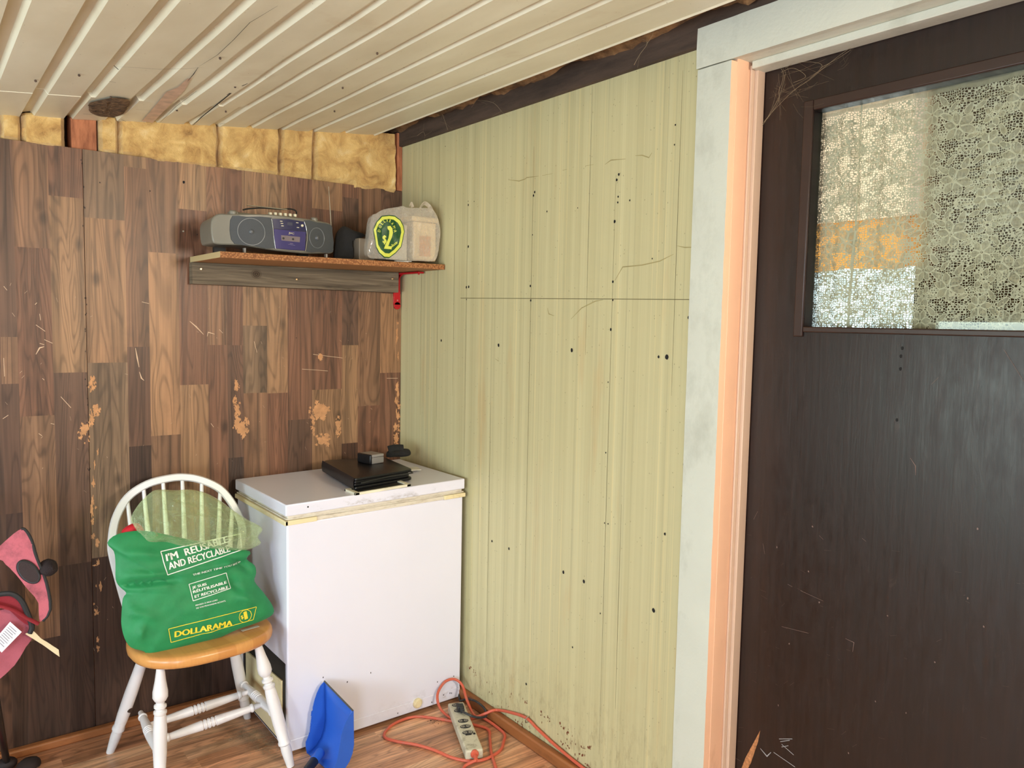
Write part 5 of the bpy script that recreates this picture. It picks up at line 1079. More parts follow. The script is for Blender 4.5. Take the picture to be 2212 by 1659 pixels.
# ---- shelf on the left wall
zs = lambda x: 1.7165+.0085*(x+.887)/.887
def chip_mat():
    t = NT('chipboard_shelf'); P = t.pos(); g = t.n('ShaderNodeNewGeometry'); sx = t.n('ShaderNodeSeparateXYZ'); t.l(g.outputs['Normal'], sx.inputs[0])
    ch_ = t.mix(t.ramp(t.voro(P, 170, out='Distance'), [(.2, 0), (.7, 1)]), hx(176, 122, 76), hx(126, 78, 44))
    c = t.mix(t.ramp(t.math('ABSOLUTE', sx.outputs[2]), [(.5, 0), (.6, 1)]), ch_, hx(158, 112, 72))
    c = t.mix(t.ramp(t.math('MULTIPLY', sx.outputs[0], -1.0), [(.5, 0), (.6, 1)]), c, hx(190, 170, 126))
    return t.done(t.bsdf(c, .6, 0, t.bump(t.noise(P, 300, 3), .3, .001), .3))
sf = thing('wall_shelf', (-.45, -.17, 1.70), 'brown chipboard wall shelf in the corner holding the boombox', 'shelf')
bm = BM(); box(bm, -.887, -.002, -.353, -.002, 0, 1)
for v in bm.verts: v.co.z = zs(v.co.x)-(.0205 if v.co.z < .5 else 0)
emit('board', bm, chip_mat(), sf, bevel=.0012)
bm = BM(); n = 30; L = []
for i in range(n+1):
    x = -.890+.852*i/n; o_ = .0018*nz(x*8, 2)
    L.append([bm.verts.new(p) for p in ((x, -.0015, 1.617+o_), (x, -.041+o_, 1.618+.002*nz(x*5, 9)), (x, -.042-o_, zs(x)-.0215), (x, -.0015, zs(x)-.0215))])
for i in range(n):
    for j in range(3): bm.faces.new((L[i][j], L[i+1][j], L[i+1][j+1], L[i][j+1]))
bm.faces.new(L[0]); bm.faces.new(L[-1])
t = NT('weathered_grey_timber'); P = t.pos()
wv = t.noise(t.scale(P, (1.6, 1, 34)), 1.0, 5, .65, 1.5); c = t.ramp(wv, [(.3, hx(66, 57, 47)), (.5, hx(108, 96, 80)), (.72, hx(140, 126, 106))])
v_ = t.n('ShaderNodeVectorMath', operation='DISTANCE'); t.l(t.scale(P, (1, 0, 1.15)), v_.inputs[0]); v_.inputs[1].default_value = (-.655, 0, 1.664*1.15)
kn = t.math('SINE', t.math('MULTIPLY', v_.outputs['Value'], 900.0)); kc = t.mix(t.math('MULTIPLY_ADD', kn, .5, .5), hx(40, 32, 26), hx(90, 74, 58))
c = t.mix(t.ramp(v_.outputs['Value'], [(.010, .9), (.024, 0)]), c, kc)
M_grey = t.done(t.bsdf(c, .85, 0, t.bump(wv, .6, .003), .2))
bk = emit('backing_board', bm, M_grey, sf, ang=40)
for x, z in ((-.860, 1.672), (-.495, 1.652), (-.068, 1.675)):
    bm = BM(); lathe(bm, (x, -.040, z), (x, -.0455, z), [(0, .0042), (.8, .0042), (1, .003)], 12); emit('screw', bm, mat('bright_screw', hx(214, 180, 140), .25, .9), bk)
M_red = mat('glossy_red_enamel', hx(176, 14, 26), .22)
bm = BM()
xb0, xb1 = -.036, -.010
box(bm, xb0, xb1, -.0065, -.001, 1.555, 1.70); box(bm, xb0-.006, xb1+.001, -.0075, -.001, 1.565, 1.625)
lathe(bm, (-.0235, -.001, 1.562), (-.0235, -.0075, 1.562), [(0, .0165), (1, .0165)], 20)
box(bm, xb0, xb1, -.205, -.001, 1.694, 1.7015)
L = [[bm.verts.new((x, -.006-.055*(1-cos(k/8*pi/2)), 1.64+.054*sin(k/8*pi/2))) for x in (-.026, -.020)]+[bm.verts.new((x, -.003, 1.695)) for x in (-.026, -.020)] for k in range(9)]
for k in range(8):
    a_, b_ = L[k], L[k+1]
    bm.faces.new((a_[0], b_[0], b_[1], a_[1])); bm.faces.new((a_[0], b_[0], b_[2])); bm.faces.new((a_[1], b_[1], b_[3]))
emit('bracket', bm, M_red, sf, bevel=.0012, label='red enamelled bracket')
for y, z, dn in ((-.0085, 1.585, 0), (-.0085, 1.645, 0)):
    bm = BM(); lathe(bm, (-.0235, -.006, z), (-.0235, -.0095, z), [(0, .004), (1, .003)], 10); emit('screw', bm, mat('red_screw', hx(196, 120, 110), .3), sf)
bm = BM(); lathe(bm, (-.023, -.185, 1.695), (-.023, -.185, 1.690), [(0, .0045), (1, .0035)], 10); emit('screw', bm, M_red, sf)

# ---- boombox
M_sil = mat('grey_silver_plastic', hx(116, 112, 100), .35, var=.05); M_grl = mat('dark_speaker_grille', hx(62, 66, 70), .5, bump=.4, bs=900, var=.06)
M_blue = mat('blue_violet_plastic', hx(58, 52, 104), .22, var=.05); M_chrome = mat('chrome_trim', hx(190, 186, 176), .2, .9, var=.03); M_btn = mat('pale_buttons', hx(206, 198, 168), .35)
M_navy = mat('navy_panel', hx(34, 34, 72), .3, var=.05)
yf = lambda u: -.315+.040*((u+.685)/.25)**2
bb = thing('boombox', (-.68, -.22, 1.722), 'silver and blue portable cassette stereo with raised antenna on shelf', 'boombox')
out = catmull([(a, b, 0) for a, b in D['rb_out']], 3, True)
bm = BM(); poly(bm, out, 0, 1); grid_cut(bm, .02, None)
def bw(u, v, w):
    cz = 1.785; k = 1-.10*w; return (-.67+(u+.67)*(1-.04*w), yf(u)+(.19-(yf(u)+.315))*w, cz+(v-cz)*k+.0*w)
warp(bm, bw); emit('case', bm, M_sil, bb, ang=50, bevel=.005)
def face(name, pts, m_, w0, w1=0, label=None, parent=None, sm=2, bev=0):
    bm = BM(); pp = catmull([(a, b, 0) for a, b in pts], sm, True) if sm > 1 else [(*p, 0) for p in pts]
    poly(bm, pp, w0, w1); grid_cut(bm, .02, None); warp(bm, lambda u, v, w: (u, yf(u)-w, v)); return emit(name, bm, m_, parent or bb, ang=40, bevel=bev, label=label)
gl = face('speaker_grille', D['rb_lgrille'], M_grl, .004, -.002); gr_ = face('speaker_grille', D['rb_rgrille'], M_grl, .004, -.002)
RP_ = D['rb_pts']
def ring(bm, cx, cz, r, rr, w, n=36, sx=1.0):
    tube(bm, [(cx+r*sx*cos(2*pi*k/n), yf(cx+r*sx*cos(2*pi*k/n))-w, cz+r*sin(2*pi*k/n)) for k in range(n)], rr, 6, closed=True)
for q, e_, g_ in ((RP_[0], RP_[1], gl), (RP_[2], (RP_[2][0]+.038, 0), gr_)):
    r = abs(q[0]-e_[0])*.98
    bm = BM(); ring(bm, q[0], q[1], r*.98, .0012, .0045, sx=1 if g_ is gl else .85); emit('rim', bm, mat('grille_rim', hx(112, 116, 118), .35), g_)
    bm = BM(); bmesh.ops.create_uvsphere(bm, u_segments=16, v_segments=8, radius=.0095, matrix=Matrix.Translation((q[0], yf(q[0])-.001, q[1]))); emit('dust_cap', bm, mat('cap_grey', hx(90, 92, 96), .25), g_)
face('control_panel', D['rb_panelT'], M_navy, .0045, -.002, sm=1)
dd = face('cassette_door', D['rb_door'], M_blue, .0065, -.002, sm=1, bev=.0012)
face('cassette_window', D['rb_win'], mat('smoky_window', hx(120, 108, 112), .12), .0072, .004, parent=dd, sm=1)
for u_ in (.12, .62):
    bm = BM(); a, b = D['rb_win'][0], D['rb_win'][1]; x = a[0]+(b[0]-a[0])*u_; lathe(bm, (x, yf(x)-.007, a[1]-.0105), (x, yf(x)-.0078, a[1]-.0105), [(0, .0042), (1, .004)], 14)
    emit('cassette_hub', bm, M_dark, dd)
jx, jz = RP_[4]; bm = text_bm('JVC', jx-.0105, jz-.0035, jx+.0105, jz-.0045, .0062, .015, .0006, .02); warp(bm, lambda u, v, w: (u, yf(u)-.0072-w, v)); emit('maker_lettering', bm, M_btn, dd, smooth=False)
lx, lz = RP_[9]; bm = text_bm('RC-BX15', lx-.006, lz+.001, lx+.006, lz+.0005, .002, .02, .0004, .02); merge(bm, text_bm('CD PORTABLE SYSTEM', lx-.013, lz-.003, lx+.013, lz-.004, .0016, .02, .0004, .02)); warp(bm, lambda u, v, w: (u, yf(u)-.0072-w, v)); emit('small_lettering', bm, mat('dim_print', hx(150, 140, 170), .5), dd, smooth=False)
for i in (11, 12, 13, 14, 15):
    bm = BM(); x, z = RP_[i]; box(bm, x-.0042, x+.0042, yf(x)-.0062, yf(x)-.003, z-.0012, z+.0012)
    emit('button', bm, M_btn, bb)
x, z = RP_[5]; bm = BM(); lathe(bm, (x, yf(x)-.003, z), (x, yf(x)-.009, z), [(0, .0048), (.8, .0045), (1, .0035)], 18); emit('knob', bm, M_btn, bb)
x, z = RP_[6]; bm = BM(); box(bm, x-.0095, x+.0095, yf(x)-.0052, yf(x)-.003, z-.0045, z+.0065); emit('display', bm, mat('grey_display', hx(70, 70, 84), .15), bb)
for key in ('rb_bow', 'rb_bow2'):
    bm = BM(); tube(bm, [(p.x, yf(p.x)-.005, p.y) for p in catmull([(a, b, 0) for a, b in D[key]], 5)], .0016, 8); emit('chrome_strip', bm, M_chrome, bb)
x0, z0 = RP_[23]; x1, z1 = RP_[24]
for k in range(6):
    xa = x0+(x1-x0)*(k-.42)/5; za = z0+(z1-z0)*k/5+(.004 if k else .0045); bm = BM(); box(bm, xa-.0045, xa+.0045, -.302, -.285, za-.010, za-(.002 if k == 0 else 0)); emit('key', bm, M_btn, bb, bevel=.0008)
for i in (17, 18):
    x, z = RP_[i]; bm = BM(); lathe(bm, (x, -.285, z-.010), (x, -.285, z+.0045), [(0, .0135), (.7, .0135), (1, .010)], 20); emit('handle_hinge', bm, M_sil, bb)
for i in (19, 20):
    x, z = RP_[i]; bm = BM(); box(bm, x-.003, x+.003, -.300, -.285, zs(x)+.0002, z+.006); emit('foot', bm, mat('pale_rubber_foot', hx(150, 146, 140), .6), bb)
for x in (-.83, -.52):
    bm = BM(); box(bm, x-.02, x+.02, -.17, -.15, zs(x)+.0002, 1.745); emit('foot', bm, M_dark, bb)
bm = BM(); box(bm, -.80, -.775, -.20, -.16, 1.83, 1.872); box(bm, -.60, -.575, -.20, -.16, 1.82, 1.858)
hp_ = D['rb_handle']; a, b = hp_[0], hp_[1]
tube(bm, [(-.79, -.18, 1.868), (-.70, -.18, 1.866), (-.585, -.18, 1.856)], .008, 8, flat=.6); emit('carry_handle', bm, M_sil, bb, bevel=.001)
bm = BM(); tube(bm, [(a[0], -.285, a[1]+.002), (b[0], -.285, b[1]+.002)], .0022, 8); emit('folded_aerial', bm, M_chrome, bb)
A_ = D['rb_ant']; bm = BM(); pts = [(p[0], -.27, p[1]) for p in A_]
tube(bm, pts, 1, 8, rs=[.0026, .0022, .0014, .0011][:len(pts)]); emit('antenna', bm, M_chrome, bb)
bm = BM(); tube(bm, catmull([(p[0], -.275+.004*k, p[1]+.003) for k, p in enumerate(D['rb_cord'])], 5), .0028, 8); tag(emit('power_cord', bm, M_dark, bb), 'black cord coiled over the top')
bm = BM(); x, z = RP_[10]; lathe(bm, (x, -.0, z), (x, -.035, z), [(0, .0012), (.93, .0012), (.94, .004), (1, .0035)], 8)
tag(emit('wall_nail', bm, M_chrome, loc=(x, -.01, z)), 'long nail sticking out of the wood panelling left of boombox', 'nail')

# ---- black case with grey radio on the shelf
cs = thing('camera_case', (-.345, -.22, zs(-.34)), 'floppy black case holding a tan-grey box between boombox and bag', 'case')
z0 = zs(-.35)
cp = Pillow([(-.060, .001), (-.058, .06), (-.050, .105), (-.030, .130), (-.005, .128), (.02, .118), (.055, .112), (.066, .100), (.030, .092), (.012, .085), (.010, .04), (.012, .001), (-.03, .0)], .02, .06, frame_of((-.352, -.215, z0+.002), (1, 0, 0)), lambda u, v: .004*nz(u*30, v*30), n=3)
emit('case_body', cp.mesh(8), M_blackcloth, cs)
bm = BM(); box(bm, -.338, -.272, -.270, -.19, z0+.004, z0+.088); gbx = emit('grey_box', bm, mat('tan_grey_plastic', hx(132, 118, 100), .45), cs, bevel=.003)
bm = BM(); box(bm, -.312, -.302, -.2712, -.269, z0+.004, z0+.088); emit('seam_strip', bm, mat('lighter_strip', hx(140, 128, 108), .4), gbx)
bm = BM(); lathe(bm, (-.294, -.269, z0+.032), (-.294, -.2725, z0+.032), [(0, .006), (1, .005)], 12); lathe(bm, (-.294, -.269, z0+.045), (-.294, -.2725, z0+.045), [(0, .0045), (1, .004)], 12); emit('snap', bm, M_dark, gbx)

# ---- white plastic bag on the shelf
SBf = frame_of((-.25, -.335, 1.722), (1, 0, 0))
def sw(u, v):
    r = .003*nz(u*18, v*18, 1)+.0016*nz(u*50, v*44, 2)
    for a, b, wd, am in (((.105, .04), (.115, .19), .010, .006), ((.13, .165), (.22, .17), .004, .005), ((.14, .16), (.12, .03), .004, .006), ((.16, .15), (.235, .05), .003, .005), ((.22, .19), (.235, .1), .006, .004), ((.03, .2), (.1, .205), .006, -.004)):
        d, t_ = seg_dist(u, v, a, b); r += am*exp(-(d/wd)**2)
    return r
SB = Pillow(D['sb'], .010, .13, SBf, sw, 3.2, 3)
sbag = thing('plastic_shopping_bag', (-.15, -.28, zs(-.15)), 'thin white plastic carrier bag with green and yellow emblem on shelf', 'bag')
sb_ = emit('bag_film', SB.mesh(18), film_mat('milky_white_plastic', hx(236, 230, 218), .26, .72, .16), sbag, ang=70)
M_gr = mat('dark_green_print', hx(10, 70, 30), .4, var=.06); M_ye = mat('yellow_green_print', hx(206, 212, 84), .4, var=.06)
lg = D['sblogo']; cx = sum(p[0] for p in lg)/len(lg); cy = sum(p[1] for p in lg)/len(lg)
def lay(pts, off, nm, m_, par):
    bm = BM(); poly(bm, [(*p, 0) for p in pts]); grid_cut(bm, .01, .01); return bagprint(nm, bm, m_, par, SB, off)
sc2 = lambda k, dx=0: [(cx+dx+(p[0]-cx-dx)*k, cy+(p[1]-cy)*k) for p in lg]
eb = lay(sc2(1.03), .0008, 'emblem_outline', M_gr, sb_); lay(sc2(.98), .0013, 'emblem_border', M_ye, sb_); lay(sc2(.82, -.012), .0018, 'emblem_field', M_gr, sb_)
bm = BM(); word = 'DOLLARAMA'; rx_, rz_ = .029, .049
for k, c_ in enumerate(word):
    a = radians(172-k*18.5); a2 = a-radians(11); m0 = (cx-.010+rx_*cos(a), cy+.002+rz_*sin(a)); m1 = (cx-.010+rx_*cos(a2), cy+.002+rz_*sin(a2))
    merge(bm, text_bm(c_, *m0, *m1, .012, .02, .0005, .01))
merge(bm, text_bm('$', cx-.030, cy-.030, cx-.014, cy-.030, .030, .03, .0005, .01))
two = [(-.010, .036), (.004, .040), (.014, .030), (.017, .012), (.012, -.008), (.002, -.028), (-.004, -.044), (.012, -.044), (.012, -.056), (-.024, -.056), (-.016, -.036), (-.004, -.012), (.000, .006), (.000, .020), (-.008, .026)]
q_ = BM(); poly(q_, [(cx+a_*.92-.002, cy+b_*.92, 0) for a_, b_ in two]); grid_cut(q_, .01, .01); merge(bm, q_)
merge(bm, text_bm('plus', cx+.004, cy-.050, cx+.034, cy-.026, .011, .02, .0005, .01))
bagprint('emblem_lettering', bm, M_ye, sb_, SB, .0023)
bm = BM(); pts = [SBf(.105, .222, -.02), SBf(.112, .236, -.02), SBf(.125, .222, -.03)]; tube(bm, catmull(pts, 4), .006, 6, flat=.2); M_hd = film_mat('milky_handle', hx(226, 216, 200), .6, .9, .3); emit('bag_handle', bm, M_hd, sbag); bm = BM()
pts = [SBf(.17, .222, -.05), SBf(.195, .248, -.06), SBf(.225, .240, -.07), SBf(.228, .215, -.05)]; tube(bm, catmull(pts, 4), .008, 6, flat=.15); emit('bag_handle', bm, M_hd, sbag)
fc = thing('food_container', (-.08, -.26, zs(-.08)), 'square plastic tub inside the white carrier bag on the shelf', 'tub')
bm = BM(); z0 = zs(-.08)
for (xa, xb, ya_, yb_, za, zb) in ((-.128, -.022, -.318, -.215, z0+.012, z0+.165), (-.138, -.014, -.325, -.205, z0+.165, z0+.185)): box(bm, xa, xb, ya_, yb_, za, zb)
emit('tub', bm, mat('clear_tan_plastic', hx(206, 186, 150), .3), fc, bevel=.006)
bm = BM(); box(bm, -.10, -.05, -.3205, -.317, z0+.03, z0+.11); emit('brown_content', bm, mat('brown_paper_content', hx(186, 140, 98), .7), fc)
bm = BM(); box(bm, -.238, -.145, -.30, -.22, z0+.008, z0+.15); tag(emit('carton', bm, mat('greyish_carton', hx(180, 178, 166), .5), loc=(-.19, -.26, z0+.008), bevel=.004), 'pale carton inside the carrier bag behind the green emblem', 'carton')
bm = BM(); obox(bm, (-.195, -.343, zs(-.19)+.0025), (1, .05, 0), (-.05, 1, 0), (.02, 0, 1), .028, .007, .0008); obox(bm, (-.170, -.340, zs(-.19)+.004), (1, -.2, .05), (.2, 1, 0), (0, 0, 1), .018, .006, .0006)
tag(emit('receipt', bm, mat('silver_white_paper', hx(220, 218, 214), .25), loc=(-.19, -.345, zs(-.19))), 'crumpled white paper slip at the shelf edge under carrier bag', 'paper')

# ---- blue dustpan
M_dp = mat('blue_plastic', hx(44, 96, 196), .35, var=.05); M_dpd = mat('grey_worn_rubber', hx(78, 76, 72), .8, bump=.6, bs=200)
dpn = thing('dustpan', (-.62, -.65, 0), 'blue dustpan standing upright and leaning on the freezer front', 'dustpan')
A0 = Vector((-.602, -.556, .002)); Wd = Vector((.10, -1, 0)).normalized(); Nn_ = Vector((-1, -.10, 0)).normalized()
def DP(w, n, l): return A0+Wd*w+Nn_*(n-.02*l/.24*0)+Vector((-.004*l/.24, 0, l))
Wt = .186
def lt(w): return .238-.036*w/Wt
bm = BM(); prof_ = [(0, 1.0), (0, .8), (0, .6), (0, .42), (.006, .28), (.018, .16), (.036, .07), (.058, .02), (.070, .0)]
G = [[bm.verts.new(DP(w, n, l*lt(w))) for n, l in prof_] for w in [Wt*i/10 for i in range(11)]]
for i in range(10):
    for j in range(len(prof_)-1): bm.faces.new((G[i][j], G[i+1][j], G[i+1][j+1], G[i][j+1]))
pn = emit('pan', bm, M_dp, dpn, ang=30); s_ = pn.modifiers.new('solid', 'SOLIDIFY'); s_.thickness = .0028; s_.offset = 0
def sidewall(w, top, serr):
    bm = BM(); rim = [(.0, 1.0), (.016, .95), (.030, .86), (.040, .76), (.047, .66)]
    if serr:
        for k in range(16): rim += [(.049-.0022+.012*k/16, .62-.022*k), (.052+.012*k/16, .609-.022*k)]
    else: rim += [(.053, .5), (.060, .35), (.066, .25)]
    rim += [(.070, .22), (.076, .18), (.076, .10), (.072, .0)]
    inner = list(reversed(prof_))[1:-1]
    vs = [bm.verts.new(DP(w, n, l*top)) for n, l in rim+inner]
    bm.faces.new(vs); bmesh.ops.triangulate(bm, faces=bm.faces[:])
    o = emit('side_wall', bm, M_dp, dpn, smooth=False); s = o.modifiers.new('solid', 'SOLIDIFY'); s.thickness = .003; s.offset = 0
sidewall(0, lt(0), True); sidewall(Wt, lt(Wt), False)
bm = BM(); tube(bm, [DP(Wt*k/12, .001+.0006*nz(k, 1), lt(Wt*k/12)+.0006*nz(k*3, 2)) for k in range(13)], .0028, 6); emit('rubber_lip', bm, M_dpd, dpn, label='dark worn lip along the mouth')
bm = BM(); a_ = DP(.07, .060, .030); b_ = a_+Vector((-.035, -.03, -.004)); lathe(bm, a_, b_, [(0, .017), (1, .0165)], 16); emit('socket', bm, M_dp, dpn)
bm = BM(); lathe(bm, b_-Vector((-.008, -.007, 0)), b_+Vector((-.10, -.085, -.012)), [(0, .0135), (.06, .0155), (.9, .0155), (1, .012)], 18); emit('grip', bm, mat('black_rubber_grip', (.012, .012, .013), .45), dpn, label='black rubber grip')

# ---- power strip and cords
M_or = stained('dusty_orange_cord', hx(200, 92, 68), hx(150, 124, 106), .5, (12, 12, 12), .55, .75, .5)
M_ps = stained('grubby_beige_plastic', hx(196, 190, 168), hx(100, 84, 60), .5, (14, 14, 14), .5, .7, .7)
q = [Vector(p) for p in D['strip']]; far = (q[0]+q[1])/2; near = (q[2]+q[3])/2; ay_ = (near-far).normalized(); ax_ = (q[1]-q[0]+q[2]-q[3]).normalized(); ax_ = (ax_-ay_*ax_.dot(ay_)).normalized()
wd = ((q[1]-q[0]).length+(q[2]-q[3]).length)/4*.95; ln_ = (near-far).length/2
ps = thing('power_strip', ((far+near)/2).xy.to_3d(), 'grubby beige power strip with black plug lying on floor by freezer', 'power strip')
cc_ = (far+near)/2; cc_.z = .024
bm = BM(); obox(bm, cc_, ax_, ay_, (0, 0, 1), wd, ln_, .017); emit('housing', bm, M_ps, ps, bevel=.006, bseg=3)
M_out = mat('black_outlet_face', hx(44, 42, 40), .5); M_slot = mat('dusty_grey_slots', hx(150, 144, 132), .7)
for k, o_ in enumerate(D['outl']):
    p = Vector(o_); p = far+ay_*((p-far).dot(ay_)); p.z = .0405
    bm = BM(); P_ = [p+ax_*cos(2*pi*i/24)*wd*.62*(1 if True else 1)+ay_*sin(2*pi*i/24)*.0125 for i in range(24)]
    v0 = [bm.verts.new(x_) for x_ in P_]; v1 = [bm.verts.new(x_+Vector((0, 0, .0022))) for x_ in P_]
    for i in range(24): bm.faces.new((v0[i], v0[(i+1) % 24], v1[(i+1) % 24], v1[i]))
    bm.faces.new(v1); oo = emit('outlet', bm, M_out, ps, ang=40)
    bm = BM()
    for s1_ in (-1, 1):
        c0 = p+ax_*(.0095*s1_)+Vector((0, 0, .0025))
        P_ = [c0+ax_*cos(2*pi*i/12)*.0068+ay_*sin(2*pi*i/12)*.0078 for i in range(12)]; bm.faces.new([bm.verts.new(x_) for x_ in P_])
    emit('socket_face', bm, M_slot, oo, smooth=False)
    bm = BM()
    for s1_ in (-1, 1):
        for s2_ in (-1, 1): obox(bm, p+ax_*(.0095*s1_)+ay_*(.003*s2_)+Vector((0, 0, .0028)), ax_, ay_, (0, 0, 1), .0026, .0008, .0002)
    emit('slots', bm, M_black, oo, smooth=False)
p = far.lerp(near, .70); p.z = .0412
bm = BM(); obox(bm, p, ax_, ay_, (0, 0, 1), .011, .0045, .0004); obox(bm, p+ax_*.021, ax_, ay_, (0, 0, 1), .0035, .004, .0025); emit('switch_label', bm, M_black, ps)
e_ = near+Vector((0, 0, -.016))-ay_*.004
bm = BM(); lathe(bm, e_+Vector((0, 0, .004)), e_+ay_*.010+Vector((0, 0, .004)), [(0, .014), (.7, .0145), (1, .012)], 16); lathe(bm, e_+ay_*.006, e_+ay_*.034+Vector((0, 0, -.002)), [(0, .0085), (1, .006)], 12); emit('cord_gland', bm, M_or, ps, label='orange strain relief at the cord end')
# plug and its black cord
p2 = Vector(D['outl'][1]); p2 = far+ay_*((p2-far).dot(ay_)); p2.z = .043
pl_ = thing('appliance_plug', (p2.x, p2.y, .043), 'black plug with looping dusty black cord in the power strip', 'plug')
bm = BM(); obox(bm, p2+Vector((0, 0, .011))+ay_*.004+ax_*.004, ax_, ay_, (0, 0, 1), .0125, .015, .0105); obox(bm, p2+Vector((0, 0, .013))+ay_*.026+ax_*.006, ax_, ay_, (0, 0, 1), .008, .012, .008); emit('plug_body', bm, mat('black_rubber_plug', hx(34, 36, 38), .5), pl_, bevel=.003)
M_bc = stained('dusty_black_cord', hx(40, 42, 44), hx(120, 112, 104), .6, (30, 30, 30), .5, .7, .5)
s0 = p2+ay_*.036+ax_*.006+Vector((0, 0, .012))
loopb = [s0, s0+ay_*.02+ax_*.012, s0+ay_*.03+ax_*.045+Vector((0, 0, -.012)), Vector((-.052, -.755, .030)), Vector((-.032, -.715, .038)), Vector((-.034, -.665, .045)), Vector((-.045, -.62, .040)), Vector((-.050, -.585, .02)), Vector((-.034, -.548, .012)), Vector((-.012, -.49, .05)), Vector((-.010, -.30, .05))]
bm = BM(); tube(bm, catmull(loopb, 8), .0042, 8); emit('cord', bm, M_bc, pl_)
# orange cord belonging to the strip, coiled on the floor
cord = [e_+ay_*.033+Vector((0, 0, -.002))]+[Vector((p[0], p[1], .0062)) for p in reversed(D['cordA'][:2])]+[Vector((-.32, -1.10, .0062))]
bm = BM(); tube(bm, catmull(cord, 8), .0052, 8); emit('supply_cord', bm, M_or, ps)
lp = [Vector((p[0], p[1], .0062)) for p in D['loop']]
for k, p in enumerate(lp):
    if abs((p-far).dot(ax_)) < wd+.006 and 0 < (p-far).dot(ay_) < 2*ln_: p.z = .0056
lift = [Vector((-.062, -.690, .012)), Vector((-.052, -.625, .045)), Vector((-.038, -.575, .075)), Vector((-.062, -.552, .098)), Vector((-.105, -.548, .095)), Vector((-.142, -.558, .062)), Vector((-.150, -.585, .025)), Vector((-.145, -.63, .0085))]
full = [lp[0]]+lp[0:1]+lp
loop_all = [Vector((-.16, -.70, .0062)), Vector((-.20, -.615, .0062))]
main = lp[3:16]+[Vector((-.045, -.86, .0062)), Vector((-.038, -.79, .0062)), Vector((-.045, -.73, .010))]+lift+[Vector((-.135, -.68, .0062)), Vector((-.10, -.74, .0062)), Vector((-.075, -.80, .0062)), Vector((-.11, -.86, .0062)), Vector((-.155, -.93, .0062)), Vector((-.19, -1.0, .0062)), Vector((-.24, -1.10, .0062))]
main = [Vector((-.13, -.70, .0058))]+main
bm = BM(); tube(bm, catmull(main, 7), .0052, 8)
tag(emit('extension_cord', bm, M_or, loc=(-.2, -.75, .006)), 'orange cord coiled in loops on the floor around the power strip', 'cord')
wc = [Vector((-.12, -.70, .010)), Vector((-.09, -.715, .014)), Vector((-.05, -.745, .035)), Vector((-.03, -.762, .048))]+[Vector((-.0095, p[1], p[2])) for p in D['wcord'][1:]]+[Vector((-.0095, -1.6, .05))]
wc = [p if p.z > .049 or p.x < -.0295 else Vector((-.0095, p.y, max(p.z, .049))) for p in wc]
bm = BM(); tube(bm, catmull(wc, 7), .0052, 8)
tag(emit('extension_cord', bm, M_or, loc=(-.01, -1.0, .06)), 'orange cord clipped along the bottom of the green wall', 'cord')
cy_, cz_ = D['clip'][1:]; bm = BM(); tube(bm, [(-.001, cy_-.004, cz_+.012), (-.013, cy_-.002, cz_+.010), (-.0165, cy_, cz_), (-.013, cy_+.002, cz_-.010), (-.001, cy_+.002, cz_-.012)], .0022, 6)
tag(emit('cable_clip', bm, M_chrome, loc=(-.005, cy_, cz_)), 'small metal clip holding the orange cord to the green wall', 'clip')
# dust and hair by the freezer
bm = BM(); random.seed(3)
for k in range(260):
    cx_, cy_ = random.choice([(-.80, -.30), (-.78, -.36), (-.76, -.43)]); a = Vector((cx_+random.gauss(0, .03), cy_+random.gauss(0, .03), .002)); pts = [a]
    for j in range(3): pts.append(pts[-1]+Vector((random.gauss(0, .010), random.gauss(0, .010), random.uniform(-.001, .004))))
    for p in pts: p.z = max(.0015, p.z)
    tube(bm, pts, .0003, 3)
tag(emit('dust_fluff', bm, M_web, loc=(-.79, -.35, 0)), 'pale dust and hair gathered on the floor beside the freezer', 'dust', kind='stuff')
bm = BM()
for k in range(40): 
    u_, v_ = random.gauss(0, .018), random.gauss(0, .012); blob(bm, -.20+u_, -.60+v_-.03, random.uniform(.0008, .003), random.uniform(.0008, .002), 7, .4, k, .0006)
tag(emit('dirt_crumbs', bm, M_black, loc=(-.2, -.63, 0), smooth=False), 'black crumbs of dirt on the floor left of the power strip', 'dirt', kind='stuff')

# ---- pink folding camp chair at the left edge
CF = frame_of((-1.5, -.45, 0), (1, -.25, 0))
M_pink = stained('dusty_pink_canvas', hx(180, 92, 104), hx(66, 40, 46), .85, (5, 5, 5), .5, .72, .7, .4, 300)
M_pink2 = stained('faded_rose_canvas', hx(158, 78, 90), hx(110, 58, 64), .85, (5, 5, 5), .5, .75, .5, .4, 300)
M_bind = mat('black_binding_tape', (.014, .013, .014), .7, bump=.3, bs=300); M_redc = mat('deep_red_canvas', hx(130, 20, 32), .8, bump=.3, bs=300)
M_tube = mat('black_steel_tube', (.012, .012, .013), .35)
cc = thing('camping_chair', (-1.60, -.35, 0), 'pink canvas folding camp chair with a round cup holder at left edge', 'camp chair')
def cloth(name, pts, m_, w, th=.004, parent=None, sm=2, amp=.006, label=None):
    bm = BM(); poly(bm, catmull([(a, b, 0) for a, b in pts], sm, True) if sm > 1 else [(*p, 0) for p in pts], 0, th); grid_cut(bm, .012, .012)
    warp(bm, lambda u, v, w_: CF(u, v, w+w_+amp*nz(u*18, v*18, w*10)+amp*.5*nz(u*50, v*40))); return emit(name, bm, m_, parent or cc, ang=60, label=label)
arm = cloth('armrest', D['arm'], M_pink, 0, .006, sm=2)
rc = Vector((*D['ring'][0], 0)); r0 = .031
bm = BM(); R_ = []
for k in range(32):
    a = 2*pi*k/32; du_, dv_ = cos(a)*.027, sin(a)*.036; R_.append(CF(rc.x+du_*.9+dv_*-.25, rc.y+dv_*.9+du_*-.22, .009))
